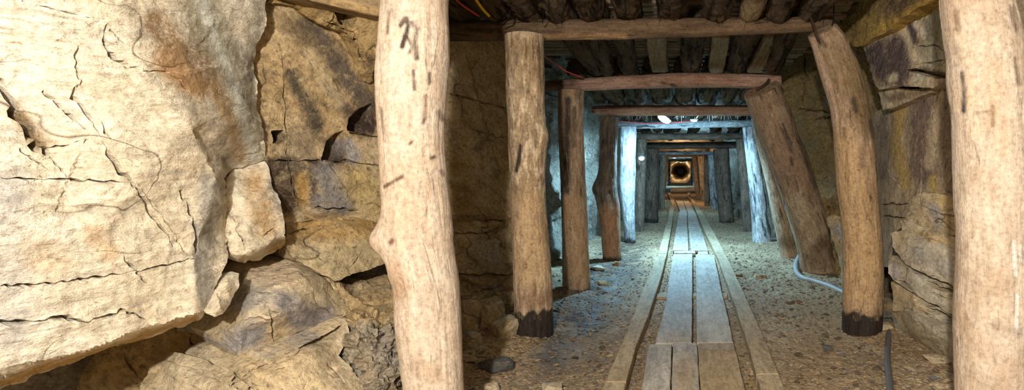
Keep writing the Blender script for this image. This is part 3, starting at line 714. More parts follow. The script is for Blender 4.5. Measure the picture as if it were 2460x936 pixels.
bed('wall_left', 'dark ledged rock face between the first and second posts',
  [(1000,40,3.85),(1110,40,4.10),(1200,40,4.31),(1285,40,4.50),(1285,655,4.50),(1250,715,4.42),(1180,745,4.26),(1130,790,4.15),(1030,800,3.92),(1005,700,3.86),(1000,400,3.85)],
  [(1085,518,4.12),(1088,532,3.97),(1225,520,4.44),(1226,536,4.29),(1092,656,4.00),(1094,668,4.12),(1226,655,4.31),(1226,664,4.43),(1150,590,4.07),(1120,300,4.12),(1170,200,4.30),(1180,700,4.28)],
  s=6, thick=.4, back=(-.75,.65,0), mat='tan', seed=13.0, chip=.012, amp=.012, cfreq=3.5,
  cracks=[([(1120,130),(1150,240),(1160,270),(1190,380)], 5, .04), ([(1085,225),(1140,240),(1215,260)], 4, .03), ([(1085,526),(1150,528),(1225,527)], 6, .05), ([(1090,660),(1230,660)], 7, .05), ([(1140,700),(1200,690)], 6, .04), ([(1090,560),(1160,560),(1220,545)], 4, .03)],
  stains=[([(1160,580),(1185,630)], 22, (.44,.38,.30), .7), ([(1190,700),(1215,730)], 18, (.42,.38,.32), .7), ([(1100,400),(1110,500)], 30, (.36,.23,.07), .5)])

# ================================================================== ROCK, RIGHT SIDE
RB = (.95, .30, 0)
bed('wall_right', 'dull brown rock face between the leaning third post and the second right post',
  [(1845,40,6.5),(1900,50,6.2),(2070,50,5.3),(2120,50,4.95),(2120,660,4.95),(2060,690,5.2),(2015,690,5.4),(2000,600,5.6),(1990,545,5.7),(1962,470,5.85),(1930,390,6.0),(1895,290,6.15),(1862,180,6.3)],
  [(1945,250,5.95),(1950,110,6.0),(1975,260,5.7),(1975,400,5.8),(2010,300,5.5),(1930,180,6.05)], s=6, thick=.5, back=(.55, .83, 0), mat='ochre', seed=20.0, chip=.02, amp=.02, cfreq=3,
  cracks=[([(1935,100),(1932,260)], 5, .06), ([(1920,262),(1995,268)], 5, .05), ([(1960,285),(2000,278)], 7, .06)],
  stains=[([(1920,150),(1950,250),(1960,400)], 60, (.24,.175,.075), .6)])
block('rock_block', 'yellow-brown angular roof block above the second right post', 'rock',
  [(2005,-110,5.0),(2200,-110,3.55),(2290,-110,3.1),(2275,-40,3.12),(2232,6,3.22),(2190,28,3.42),(2150,60,3.62),(2110,85,3.85),(2075,110,4.08),(2045,112,4.35),(2032,96,4.5),(2020,72,4.62)],
  [(2130,20,3.72),(2125,55,3.80),(2060,96,4.25),(2060,40,4.3),(2190,10,3.46)], s=6, thick=.35, back=RB, mat='ochre', seed=21.0, chip=.022, amp=.014, cfreq=4,
  stains=[([(2060,105),(2130,62),(2200,25),(2260,-20)], 12, (.56,.36,.09), .8), ([(2150,10),(2180,-20)], 30, (.10,.07,.045), .6), ([(2060,30),(2090,60)], 40, (.46,.31,.10), .6)])
block('rock_block', 'dark purple-brown block with cream streaks beside the first right post top', 'rock',
  [(2072,114,4.128),(2110,88,3.956),(2150,63,3.783),(2192,31,3.639),(2234,9,3.495),(2278,-40,3.05),(2330,-110,2.9),(2330,190,3.214),(2280,186,3.308),(2262,200,3.344),(2240,212,3.416),(2190,207,3.552),(2150,206,3.718),(2112,216,3.941),(2096,190,4.013),(2085,150,4.071)],
  [(2165,95,3.725),(2170,190,3.624),(2255,110,3.365),(2205,110,3.538),(2110,170,3.934)], s=5.5, thick=.4, back=RB, mat='streak', seed=22.0, chip=.008, amp=.007, cfreq=5,
  pockets=[([(2178,168),(2200,163),(2276,184),(2250,188)], .10)],
  cracks=[([(2205,112),(2240,108),(2275,125)], 5, .03), ([(2200,155),(2245,150),(2275,142)], 4, .02)],
  stains=[([(2105,125),(2130,170),(2150,120),(2160,180)], 32, (.11,.08,.08), .9), ([(2170,58),(2182,100),(2196,140)], 8, (.68,.58,.40), .9), ([(2196,50),(2212,70),(2222,85)], 9, (.66,.58,.44), .9), ([(2188,62),(2198,98)], 8, (.10,.075,.085), .8), ([(2224,50),(2230,90)], 7, (.10,.075,.08), .8),
    ([(2250,60),(2260,110),(2240,140)], 28, (.40,.38,.27), .85), ([(2140,190),(2150,185)], 9, (.74,.64,.46), .9), ([(2120,212),(2150,210)], 6, (.66,.56,.38), .8), ([(2200,190),(2210,185)], 10, (.48,.46,.36), .8), ([(2215,165),(2270,182)], 7, (.10,.075,.05), .8)])  # last dark line paints the shade under the overhang step
block('rock_slab', 'thin dark overhanging slab under the purple-brown block', 'rock',
  [(2108,222,4.028),(2150,212,3.826),(2200,214,3.639),(2246,206,3.466),(2238,222,3.509),(2190,240,3.696),(2150,256,3.884),(2124,264,4.013)], [(2175,224,3.725)], s=5, thick=.3, back=RB, mat='streak', seed=23.0, chip=.012, amp=.008,
  stains=[([(2130,240),(2230,214)], 10, (.22,.17,.10), .7), ([(2115,235),(2135,250)], 8, (.55,.50,.36), .7)])  # darker band paints shade on the slab's underside
bed('wall_right', 'smooth rock face streaked brown and ochre behind the first right post',
  [(2085,275,4.6),(2105,268,4.42),(2150,252,4.056),(2200,236,3.783),(2240,205,3.596),(2290,160,3.423),(2330,150,3.308),(2330,520,3.308),(2240,500,3.610),(2185,530,3.862),(2150,560,4.042),(2130,640,4.15),(2105,640,4.5),(2085,470,4.7)],
  [(2155,300,3.984),(2200,300,3.754),(2250,300,3.538),(2180,420,3.855),(2140,470,4.078),(2150,430,4.028)], s=5.5, thick=.4, back=RB, mat='streak', seed=24.0, chip=.005, amp=.007, cfreq=3.5,
  cracks=[([(2130,400),(2165,450),(2180,475)], 4, .025), ([(2120,490),(2150,492),(2180,486)], 5, .04), ([(2214,380),(2212,460)], 3, .012), ([(2120,520),(2170,522)], 5, .04)],
  stains=[([(2165,262),(2150,340),(2175,440)], 15, (.55,.38,.15), .85), ([(2215,245),(2205,330),(2215,420)], 26, (.22,.16,.125), .8), ([(2262,230),(2245,310),(2230,400)], 9, (.62,.50,.33), .7), ([(2280,250),(2275,400)], 20, (.30,.225,.165), .7), ([(2240,430),(2245,460)], 10, (.58,.42,.16), .7), ([(2125,290),(2120,420)], 16, (.27,.21,.17), .6), ([(2285,180),(2290,215)], 14, (.50,.36,.13), .6)])
SG = 'stacked ledge stones on the right'
for lab, o, i, sd, extra in [
  ('top stone of the right-hand stack, pale and angular with a sloping face', [(2188,475,3.617),(2205,466,3.547),(2240,464,3.443),(2330,470,3.246),(2330,572,3.211),(2258,560,3.362),(2222,545,3.454),(2198,538,3.524),(2180,526,3.605)], [(2235,490,3.408),(2230,540,3.408),(2290,520,3.269)], 30, dict(cracks=[([(2235,490),(2255,530),(2262,555)], 4, .03), ([(2262,515),(2310,520)], 4, .03)], stains=[([(2240,500),(2250,540)], 16, (.34,.32,.32), .6), ([(2270,480),(2300,490)], 24, (.58,.43,.20), .5)])),
  ('thin buff slab just below the top stone of the right-hand stack', [(2165,530,3.628),(2200,537,3.501),(2258,562,3.327),(2330,578,3.176),(2330,618,3.164),(2250,590,3.315),(2170,560,3.582)], [(2240,568,3.327)], 31, dict(stains=[([(2200,560),(2280,580)], 14, (.62,.47,.26), .6)])),
  ('thick grey slab in the upper middle of the right-hand stack', [(2138,562,3.663),(2172,552,3.559),(2250,582,3.304),(2330,612,3.147),(2330,706,3.118),(2282,684,3.211),(2210,652,3.373),(2160,622,3.547),(2142,590,3.640)], [(2200,600,3.408),(2270,640,3.222)], 32, dict(cracks=[([(2195,580),(2225,620)], 3, .01)], stains=[([(2200,610),(2290,650)], 24, (.42,.40,.36), .5)])),
  ('grey slab with a dark slot above it, middle of the right-hand stack', [(2133,612,3.698),(2150,620,3.628),(2205,660,3.396),(2280,692,3.222),(2330,712,3.135),(2330,772,3.118),(2275,748,3.211),(2230,725,3.304),(2195,702,3.396),(2142,672,3.652),(2136,640,3.686)], [(2200,685,3.362),(2280,732,3.188)], 33, dict(pockets=[([(2208,664),(2250,679),(2318,709),(2318,728),(2285,713),(2225,682)], .5)], cracks=[([(2150,672),(2190,690)], 7, .04), ([(2235,700),(2270,715)], 5, .03)], stains=[([(2145,640),(2150,660)], 10, (.42,.40,.42), .6)])),
  ('long buff slab low in the right-hand stack', [(2140,676,3.675),(2195,708,3.420),(2230,732,3.315),(2278,756,3.222),(2330,782,3.130),(2330,846,3.118),(2290,810,3.188),(2240,778,3.292),(2190,750,3.420),(2148,745,3.628)], [(2200,735,3.362),(2275,798,3.199)], 34, dict(pockets=[([(2214,727),(2250,745),(2318,779),(2318,801),(2285,785),(2228,746)], .5)], cracks=[([(2200,735),(2240,757),(2290,800)], 5, .03), ([(2195,705),(2205,735)], 5, .03)])),
  ('bottom grey block of the right-hand stack, standing on the gravel', [(2140,740,3.722),(2190,752,3.361),(2240,782,3.164),(2290,816,3.017),(2330,850,2.918),(2335,960,3.033),(2292,886,3.132),(2240,846,3.361),(2200,825,3.525),(2165,800,3.706),(2146,778,3.820)], [(2225,800,3.214),(2280,850,3.066)], 35, dict(stains=[([(2200,800),(2260,850)], 26, (.50,.41,.26), .6)]))]:
    block('ledge_stone', lab, 'rock', o, i, s=5.2, thick=.42, back=(.97, .22, 0), mat='grey', seed=float(sd), chip=.013, amp=.009, cfreq=6, ragged=.6, group=SG, **extra)
block('rock_block', 'brown upright stone wedged between the second and third right posts', 'rock',
  [(1984,526,5.0),(2000,519,4.95),(2040,524,4.8),(2060,560,4.78),(2050,700,4.9),(2025,690,5.05),(2012,610,5.05),(1996,572,5.0)], [(2010,540,4.86),(2025,600,4.88)], s=5.5, thick=.3, back=(.9,.4,0), mat='tan', seed=40.0, chip=.02, amp=.012, stains=[([(2012,545),(2020,570)], 9, (.40,.40,.44), .7)])

# ================================================================== POSTS
FIS, FIS2, PALE2 = (.055, .040, .032), (.16, .11, .075), (.72, .58, .43)
PG = 'round timber posts holding up the tunnel roof'
def ext(rows, Y, top=None, bot=None):
    c = post_ctrl(rows, Y)
    if bot is not None:
        x, y, z, r = c[-1]; px, _, pz, _ = c[-2]; k = (z-bot)/max(pz-z, 1e-3); c.append((x+(x-px)*min(k, 2)*.5, y, bot, r*1.01))
    if top is not None:
        x, y, z, r = c[0]; c.insert(0, (x, y, top, r*.99))
    return c
def tarred(h, amp=.05, freq=9, seed=1):
    def fn(fc):
        b = fc[:, 2]-fc[:, 2].min(); return b < h-.02+.4*amp*fbm(fc*np.array((1, 1, .25)), freq, 3, seed)
    fn.h, fn.amp, fn.freq = h, amp, freq
    return fn
def near(p, r): return lambda fc: np.linalg.norm(fc-np.array(p), axis=1) < r

def onfront(px, py, Y, r): return P(px, py, Y-r)

# first pair
c = ext([(-120,925,1080),(0,922,1072),(90,915,1075),(200,910,1070),(300,915,1065),(400,918,1067),(500,922,1078),(570,921,1085),(620,936,1089),(690,952,1098),(780,957,1105),(860,966,1108),(936,975,1111),(1000,976,1114)], 2.25, 2.12, -.05)
kn = P(926, 572, 2.17)
pole('timber_post', pole_geo(c, .0065, 140, .035, .012, .03, 1.0, knots=[(P(916,575,2.20), .055, .035), (P(1072,275,2.2), .03, .010), (P(955,655,2.16), .05, .012)]), 'post',
  'thick pale peeled post nearest on the left, with bulging knot and black scars', 'post', None,
  stains=[([(962,60),(975,45),(982,60),(975,85),(966,112)], 6, FIS, 1), ([(990,55),(1002,75),(997,100),(1001,140)], 6, FIS, 1), ([(975,85),(990,110),(985,125)], 4, FIS, .9), ([(993,170),(996,215)], 4, FIS, .8), ([(1032,175),(1031,200)], 4, FIS, .8),
    ([(1022,230),(1020,285),(1016,295)], 5, FIS2, .9), ([(924,448),(945,436),(966,424)], 4, FIS2, 1), ([(915,260),(925,340)], 4, FIS2, .6), ([(930,80),(935,30)], 4, FIS2, .7), ([(948,45),(940,20)], 3, FIS2, .7), ([(1055,270),(1062,285)], 7, FIS2, .8),
    ([(1035,380),(1045,376)], 4, FIS2, .9), ([(938,582),(942,578)], 6, (.20,.11,.07), .9), ([(985,345),(990,340)], 4, FIS2, .7), ([(1060,410),(1064,420)], 5, FIS2, .8), ([(952,650),(965,700)], 20, (.44,.26,.15), .5), ([(940,0),(960,40)], 20, (.40,.32,.24), .4), ([(1000,880),(1040,900)], 20, (.40,.24,.14), .4)],
  parts=[('knot', near(kn, .062), 'post', 'bulging knot with a dark eye')])
c = ext([(-120,2254,2425),(0,2261,2430),(80,2270,2446),(133,2279,2454),(187,2280,2458),(267,2289,2466),(347,2294,2470),(427,2295,2474),(500,2297,2476),(569,2301,2478),(660,2300,2478),(746,2296,2476),(850,2299,2478),(936,2301,2478),(1000,2302,2480)], 2.25, 2.12, -.05)
pole('timber_post', pole_geo(c, .0065, 140, .03, .012, .03, 2.0, knots=[(P(2298,747,2.2), .03, .010), (P(2452,130,2.2), .025, .012)]), 'post',
  'thick pale peeled post nearest on the right, with white chalky scrapes low down', 'post', None,
  stains=[([(2312,175),(2318,220),(2316,265)], 7, FIS, .9), ([(2385,255),(2386,300)], 6, FIS, .8), ([(2296,30),(2300,70)], 8, (.32,.20,.13), .7), ([(2440,140),(2448,200)], 6, FIS2, .7), ([(2430,20),(2440,70)], 8, FIS2, .6), ([(2340,273),(2385,265)], 3, FIS2, .6),
    ([(2436,580),(2440,660)], 5, (.82,.79,.74), 1), ([(2443,710),(2442,790)], 5, (.82,.79,.74), 1), ([(2450,590),(2452,625)], 4, (.8,.77,.72), .9), ([(2310,90),(2330,160),(2340,330)], 14, PALE2, .6), ([(2390,160),(2400,330)], 30, (.60,.42,.28), .5), ([(2390,780),(2450,800)], 10, FIS2, .35)])
# second pair
c = ext([(86,1214,1307),(150,1216,1308),(250,1218,1308),(300,1221,1311),(345,1222,1314),(400,1225,1310),(500,1226,1312),(600,1232,1321),(700,1236,1327),(770,1238,1329)], 3.8, None, -.07)
kn2 = P(1316, 322, 3.74)
pole('timber_post', pole_geo(c, .009, 110, .03, .014, .05, 3.0, knots=[(kn2, .06, .040)], tilt0=0), 'postbark',
  'mottled flaking post second on the left, with a side knob and black wet foot', 'post', None,
  stains=[([(1250,350),(1246,385),(1240,410)], 5, FIS, 1), ([(1282,200),(1283,225)], 6, (.62,.45,.28), .9), ([(1235,110),(1260,150)], 40, (.27,.18,.09), .6), ([(1280,100),(1290,180)], 22, (.30,.20,.11), .5), ([(1280,620),(1284,690)], 4, FIS2, .7), ([(1270,500),(1270,640)], 50, (.56,.38,.21), .75), ([(1240,450),(1242,520)], 5, FIS2, .5), ([(1260,720),(1300,715)], 26, (.30,.17,.10), .6)],
  parts=[('tarred_foot', tarred(.20, .06, 9, 2), 'tar', 'black damp foot of the post'), ('knot', near(P(1322,318,3.78), .06), 'postbark', None)])
c = ext([(74,1938,2012),(105,1950,2034),(140,1960,2050),(182,1972,2070),(240,1990,2084),(294,1999,2093),(347,2004,2100),(427,2009,2107),(500,2017,2111),(569,2024,2119),(650,2026,2122),(703,2025,2122),(770,2024,2120)], 3.8, None, -.04)
pole('timber_post', pole_geo(c, .009, 110, .03, .014, .05, 4.0, tilt0=-.25, knots=[(P(2018,100,3.7), .05, .012)]), 'postbrown',
  'bent brown post second on the right, splintered at its top and tarred round its foot', 'post', None,
  stains=[([(1950,95),(1985,190),(2005,290)], 9, (.56,.40,.29), .7), ([(2030,160),(2060,230),(2080,300)], 26, (.20,.135,.06), .75), ([(2000,130),(2040,180)], 30, (.24,.165,.085), .6), ([(2050,240),(2056,265)], 8, FIS, .8), ([(2028,308),(2030,335)], 5, FIS, .9), ([(1962,85),(1980,110)], 6, FIS, .7), ([(2090,290),(2098,330)], 5, FIS, .6), ([(2010,380),(2070,600),(2060,690)], 70, (.56,.37,.19), .7), ([(2088,240),(2070,400)], 8, FIS2, .4)],
  parts=[('tarred_foot', tarred(.165, .05, 7, 5), 'tar', 'charred black foot of the post')])
# third pair
c = ext([(218,1341,1404),(300,1341,1402),(400,1345,1405),(480,1348,1410),(580,1350,1414),(685,1352,1419)], 5.27, None, -.05)
pole('timber_post', pole_geo(c, .014, 80, .035, .015, .05, 5.0), 'postbrown', 'dark-streaked brown post third on the left, behind the knobbly second post', 'post', None,
  stains=[([(1365,240),(1362,330),(1360,460)], 9, FIS, .9), ([(1380,260),(1378,350)], 5, FIS, .6), ([(1370,500),(1390,640)], 30, (.47,.29,.15), .6)], parts=[('tarred_foot', tarred(.09, .05, 8, 3), 'tar', 'black damp foot of the post')])
c = ext([(214,1784,1874,5.27),(250,1798,1888,5.33),(290,1813,1906,5.40),(340,1831,1922,5.49),(390,1849,1944,5.57),(480,1880,1971,5.73),(560,1906,1996,5.87),(636,1922,2013,6.00)], 5.27, None, -.04)
pole('timber_post', pole_geo(c, .012, 88, .03, .014, .05, 6.0), 'postbrown', 'heavy brown post leaning strongly outward, third on the right', 'post', None,
  stains=[([(1800,225),(1850,300),(1900,420)], 40, (.30,.19,.125), .6), ([(1835,420),(1850,460)], 7, FIS, .7), ([(1880,300),(1900,360)], 6, FIS, .7), ([(1900,380),(1902,395)], 5, FIS, .7), ([(1920,340),(1960,450)], 6, FIS, .5), ([(1960,600),(1985,580),(2005,610)], 14, (.15,.09,.05), .7)])
# fourth pair
c = ext([(281,1441,1488),(340,1440,1484),(400,1438,1482),(450,1431,1483),(500,1434,1489),(560,1444,1491),(622,1448,1493)], 6.9, None, -.04)
pole('timber_post', pole_geo(c, .018, 64, .05, .02, .05, 7.0, knots=[(P(1425,452,6.9), .09, .05)]), 'postblack', 'dark knobbly post fourth on the left, reddish below', 'post', None,
  stains=[([(1470,520),(1472,600)], 30, (.42,.22,.12), .85), ([(1446,380),(1440,440)], 10, FIS, .6), ([(1462,470),(1470,500)], 5, (.6,.55,.5), .5)],
  parts=[('knot', near(P(1427,452,6.85), .10), 'postblack', None), ('tarred_foot', tarred(.05, .03, 8, 9), 'tar', None)])
c = ext([(279,1803,1862),(340,1816,1876),(440,1840,1900),(520,1856,1914),(612,1874,1930)], 6.9, None, -.04)
pole('timber_post', pole_geo(c, .03, 40, .03, .015, .04, 8.0), 'postbrown', 'slim tan post leaning outward just behind the heavy leaning one', 'post', None, stains=[([(1880,580),(1930,590)], 14, (.16,.10,.05), .7)])
# fifth pair, in the lamp light
c = ext([(305,1489,1529),(370,1489,1528),(450,1487,1527),(520,1495,1526),(592,1502,1527)], 8.5, None, -.04)
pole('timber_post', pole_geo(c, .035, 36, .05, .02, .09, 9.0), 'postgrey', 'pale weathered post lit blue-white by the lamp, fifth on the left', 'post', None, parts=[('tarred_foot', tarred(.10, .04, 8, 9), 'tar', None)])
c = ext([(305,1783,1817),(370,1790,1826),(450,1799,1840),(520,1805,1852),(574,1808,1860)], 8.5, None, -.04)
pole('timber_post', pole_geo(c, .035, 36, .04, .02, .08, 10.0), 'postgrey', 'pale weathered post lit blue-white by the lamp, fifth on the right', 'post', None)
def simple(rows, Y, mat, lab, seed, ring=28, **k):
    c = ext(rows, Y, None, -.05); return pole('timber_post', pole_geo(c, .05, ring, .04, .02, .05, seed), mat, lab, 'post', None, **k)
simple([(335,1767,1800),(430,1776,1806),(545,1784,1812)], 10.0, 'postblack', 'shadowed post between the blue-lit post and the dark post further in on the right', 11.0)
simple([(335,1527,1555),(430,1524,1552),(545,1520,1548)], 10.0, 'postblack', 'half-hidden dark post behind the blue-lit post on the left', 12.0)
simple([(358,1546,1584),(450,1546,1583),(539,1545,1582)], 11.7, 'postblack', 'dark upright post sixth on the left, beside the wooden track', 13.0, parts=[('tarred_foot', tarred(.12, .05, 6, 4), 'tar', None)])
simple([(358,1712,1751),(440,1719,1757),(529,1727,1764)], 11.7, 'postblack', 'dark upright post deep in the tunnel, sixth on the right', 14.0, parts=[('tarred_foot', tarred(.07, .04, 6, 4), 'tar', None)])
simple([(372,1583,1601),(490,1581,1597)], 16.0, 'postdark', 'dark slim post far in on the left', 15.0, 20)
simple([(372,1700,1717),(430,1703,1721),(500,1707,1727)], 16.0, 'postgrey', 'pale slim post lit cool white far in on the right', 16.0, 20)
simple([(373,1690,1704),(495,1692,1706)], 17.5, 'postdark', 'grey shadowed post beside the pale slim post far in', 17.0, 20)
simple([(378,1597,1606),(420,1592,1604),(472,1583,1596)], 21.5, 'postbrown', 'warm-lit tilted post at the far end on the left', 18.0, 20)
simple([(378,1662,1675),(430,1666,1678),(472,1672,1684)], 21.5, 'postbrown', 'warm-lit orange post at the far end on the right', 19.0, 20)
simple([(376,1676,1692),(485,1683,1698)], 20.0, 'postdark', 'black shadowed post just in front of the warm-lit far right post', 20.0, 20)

# ================================================================== CROSSBEAMS
def beam(rows, mat, lab, seed, step=.025, ring=44, lump=.06, stains=(), **k):
    c = [(*P(px, py, Y), h*Y/F) for px, py, Y, h in rows]
    return pole('crossbeam', pole_geo(c, step, ring, lump, .025, .09, seed, **k), mat, lab, 'beam', None, stains=stains)
beam([(880,82,3.93,23),(1075,76,3.93,24),(1300,72,3.93,25),(1500,70,3.93,25),(1700,66,3.93,22),(1850,62,3.93,20),(2000,57,3.93,17)], 'beam', 'nearest brown log crossbeam spanning the tunnel on the second pair of posts', 30.0, .02, 52,
  stains=[([(1200,75),(1350,80)], 6, (.07,.04,.025), .7), ([(1640,62),(1730,60)], 5, (.06,.035,.02), .7), ([(1120,70),(1180,75)], 5, (.06,.035,.02), .6), ([(1250,90),(1500,88)], 8, (.42,.26,.13), .6)])
beam([(1300,207,5.36,12),(1400,203,5.36,15),(1550,196,5.36,17),(1650,193,5.36,18),(1780,194,5.36,17),(1874,197,5.36,16)], 'beampink', 'reddish split-bark crossbeam resting on the leaning third post', 31.0, .025, 44, stains=[([(1310,207),(1370,205)], 16, (.10,.06,.04), .7)])
beam([(1424,265,7.0,10),(1500,265,7.0,13),(1650,265,7.0,13),(1806,265,7.0,13)], 'beampink', 'dim reddish crossbeam just in front of the bright lamp', 32.0, .03, 36)
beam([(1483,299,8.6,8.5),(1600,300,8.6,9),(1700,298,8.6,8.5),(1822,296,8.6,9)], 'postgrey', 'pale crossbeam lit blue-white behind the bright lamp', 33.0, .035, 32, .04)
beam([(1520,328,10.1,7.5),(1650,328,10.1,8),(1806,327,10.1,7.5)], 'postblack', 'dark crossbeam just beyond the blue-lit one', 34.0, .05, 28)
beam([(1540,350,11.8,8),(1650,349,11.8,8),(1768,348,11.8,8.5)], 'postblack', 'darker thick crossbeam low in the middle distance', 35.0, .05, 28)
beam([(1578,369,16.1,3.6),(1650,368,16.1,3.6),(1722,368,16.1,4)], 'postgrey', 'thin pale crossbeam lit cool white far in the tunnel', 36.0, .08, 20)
beam([(1590,376,21.6,2.8),(1640,375,21.6,2.8),(1692,375,21.6,2.8)], 'postbrown', 'small warm brown crossbeam at the far end', 37.0, .1, 20)

# ================================================================== ROOF LOGS
ORDN = ['first', 'second', 'third', 'fourth', 'fifth', 'sixth', 'seventh', 'eighth', 'ninth', 'tenth', 'eleventh', 'twelfth', 'thirteenth']
def fibres(n, x0, x1, y0, y1, z, seed, mx=.10):
    rng = np.random.RandomState(seed); out = []
    for _ in range(n):
        x, y = rng.uniform(x0, x1), rng.uniform(y0, y1); l = rng.uniform(.03, mx); dx, dy = rng.uniform(-.04, .04), rng.uniform(-.05, .05)
        out.append(([(x, y, z+.015), (x+dx*.4, y+dy*.4, z-l*.5), (x+dx, y+dy, z-l)], rng.uniform(.0012, .003)))
    return out
def bark_log(x0, y0, z0, x1, y1, z1, r, lab, seed, group, step=.03, ring=40, mat='bark', nf=8, flat=None, ends=None):
    c = [(x0, y0, z0, r), ((x0+x1)/2+.01*math.sin(seed), (y0+y1)/2, (z0+z1)/2+.008, r*1.04), (x1, y1, z1, r*.96)]
    V, faces, PC, ns = pole_geo(c, step, ring, .15, .12, .2, seed, flat=flat)
    o = pole('roof_log', (V, faces, PC, ns), mat, lab, 'log', group, end_mat=ends)
    if nf:
        rng = np.random.RandomState(int(seed)); fl_ = []
        for _ in range(nf):
            t = rng.uniform(.1, .95); x, y, z = x0+(x1-x0)*t+rng.uniform(-.7, .7)*r, y0+(y1-y0)*t, z0+(z1-z0)*t-r*.72
            fl_ += fibres(1, x, x+.001, y, y+.001, z+.02, int(rng.randint(1e6)), .09)
        if o.type == 'EMPTY': s = tubes('bark_shred', fl_, 'bark', 5, .03, o, .4)
        else:
            s = tubes('bark_shred', fl_, 'bark', 5, .03, None, .4); s.parent = o; s.matrix_parent_inverse = Matrix.Translation(-Vector(o.location))
        s['kind'] = 'stuff'
    return o
def X(px, Y): return (px-CX)*Y/F
for k, px in enumerate([945, 1040, 1110, 1195, 1270, 1345, 1425, 1508, 1615, 1722, 1800, 1868, 1950]):
    r = [.10, .09, .10, .105, .09, .10, .095, .10, .11, .10, .075, .085, .10][k]; x = X(px, 3.9)
    bark_log(x+.03*math.sin(k*2.1), 2.2, 2.235, x, 4.03+.03*math.sin(k*1.7), 2.06+r+.012*math.sin(k), r, f'bark-covered roof log over the nearest crossbeam, {ORDN[k]} from the left', 50+k, 'roof logs above the nearest crossbeam', .025, 44, 'split' if k == 10 else 'bark', 12)
b1 = [(1345,1430,.09,0),(1410,1455,.075,0),(1490,1508,.085,0),(1575,1583,.085,1),(1672,1660,.095,0),(1732,1722,.075,1),(1800,1770,.09,0),(1858,1815,.075,1),(1900,1860,.08,0)]
for k, (pa, pb, r, cut) in enumerate(b1):
    ya = 4.15 if not cut else 4.62
    bark_log(X(pa, ya), ya, 2.075+r*.9+(.03 if cut else 0), X(pb, 5.42), 5.5, 1.965+r, r, (f'split billet with a pale cut underside over the reddish crossbeam, {ORDN[[3,5,7].index(k)]} of three' if cut else f'shaggy bark roof log between the nearest and reddish crossbeams, {ORDN[k]} from the left'),
      70+k, 'split billets over the reddish crossbeam' if cut else 'roof logs between the first two crossbeams', .025, 40, 'split' if cut else 'bark', 0 if cut else 14, .5 if cut else None)
for k, px in enumerate([1440, 1478, 1532, 1592, 1650, 1698, 1742, 1782]):
    r = [.10, .11, .12, .13, .12, .09, .11, .09][k]; x = X(px, 6.9)
    bark_log(x*1.02-.03, 5.62, 2.075, x, 7.12, 1.875+r, r, f'bark roof log between the reddish crossbeam and the lamp, {ORDN[k]} from the left', 90+k, 'roof logs before the lamp', .04, 32, 'bark', 12)
for bi, (ya, yb, zb, za, pxs, words_) in enumerate([(7.25, 8.75, 1.83, 1.99, (1500,1545,1590,1635,1680,1725,1770,1810), 'above the lamp'), (8.85, 10.25, 1.74, 1.93, (1535,1580,1625,1670,1715,1760), 'beyond the blue-lit crossbeam'), (10.35, 11.95, 1.68, 1.83, (1560,1610,1660,1710,1750), 'over the dark far crossbeams')]):
    for k, px in enumerate(pxs):
        x = X(px, yb); bark_log(x, ya, za, x, yb, zb+.09, .09+.012*math.sin(k*3), f'dim bark roof log {words_}, {ORDN[k]} from the left', 110+bi*10+k, 'roof logs '+words_, .06, 24, 'bark', 6 if bi == 0 else 0)
# the half-round timber jammed above the left recess
c = [(*P(600,-52,2.30), .062), (*P(760,-12,2.46), .066), (*P(870,14,2.58), .062), (*P(960,32,2.68), .058)]
pole('split_log', pole_geo(c, .02, 44, .05, .02, .08, 140.0, flat=.7), 'split', 'split brown log jammed slantwise above the left recess, behind the first post', 'log', stains=[([(760,10),(860,30)], 6, (.12,.075,.04), .6), ([(800,5),(900,28)], 10, (.52,.36,.16), .6)])

# slats laid across the roof logs
def slat(x0, x1, y, w, z, th, seed):
    n = 14; V = []
    for i in range(n):
        x = x0+(x1-x0)*i/(n-1); j = .004*noise.noise((x*5, y*9, seed))
        for dy, dz in ((-w/2+.004, 0), (w/2-.004, 0), (w/2, .004), (w/2, th), (-w/2, th), (-w/2, .004)): V.append((x, y+dy+j, z+dz+j*.7))
    fs = [(i*6+k, i*6+(k+1) % 6, (i+1)*6+(k+1) % 6, (i+1)*6+k) for i in range(n-1) for k in range(6)]+[tuple(range(6))[::-1], tuple((n-1)*6+k for k in range(6))]
    me = poly_mesh('roof_slat', V, [f[::-1] for f in fs], False); V = np.array(V); setvec(me, 'pc', np.stack([V[:, 1], V[:, 2], V[:, 0]], 1)); setcol(me, 'stain', np.zeros((len(V), 4))); return me
yy = 4.12; k = 0
while yy < 5.5:
    z = float(np.interp(yy, [4.1, 5.5], [2.275, 2.17])); w = .085+.03*math.sin(k*2.3)
    o = link('roof_slat', slat(-1.42+.05*math.sin(k*5), 1.25+.08*math.sin(k*3), yy+w/2, w, z, .025, k), M['slat'])
    tag(o, 'thin dull roof slat laid across the logs between the first two crossbeams', 'plank', 'roof slats between the first two crossbeams'); yy += w+.008+.004*math.sin(k*7); k += 1
for (ya, yb, za, zb, hx, lab, grp) in [(2.25, 4.05, 2.36, 2.30, 1.45, 'dark roof slat over the logs above the nearest crossbeam', 'roof slats above the nearest crossbeam'), (5.6, 7.15, 2.24, 2.12, 1.2, 'dark roof slat over the logs before the lamp', 'roof slats before the lamp')]:
    yy = ya; k = 0
    while yy < yb:
        w = .15+.03*math.sin(k*2.9); o = link('roof_slat', slat(-hx, hx+.05*math.sin(k*3), yy+w/2, w, float(np.interp(yy, [ya, yb], [za, zb])), .03, k+20), M['slat']); tag(o, lab, 'plank', grp); yy += w+.012; k += 1

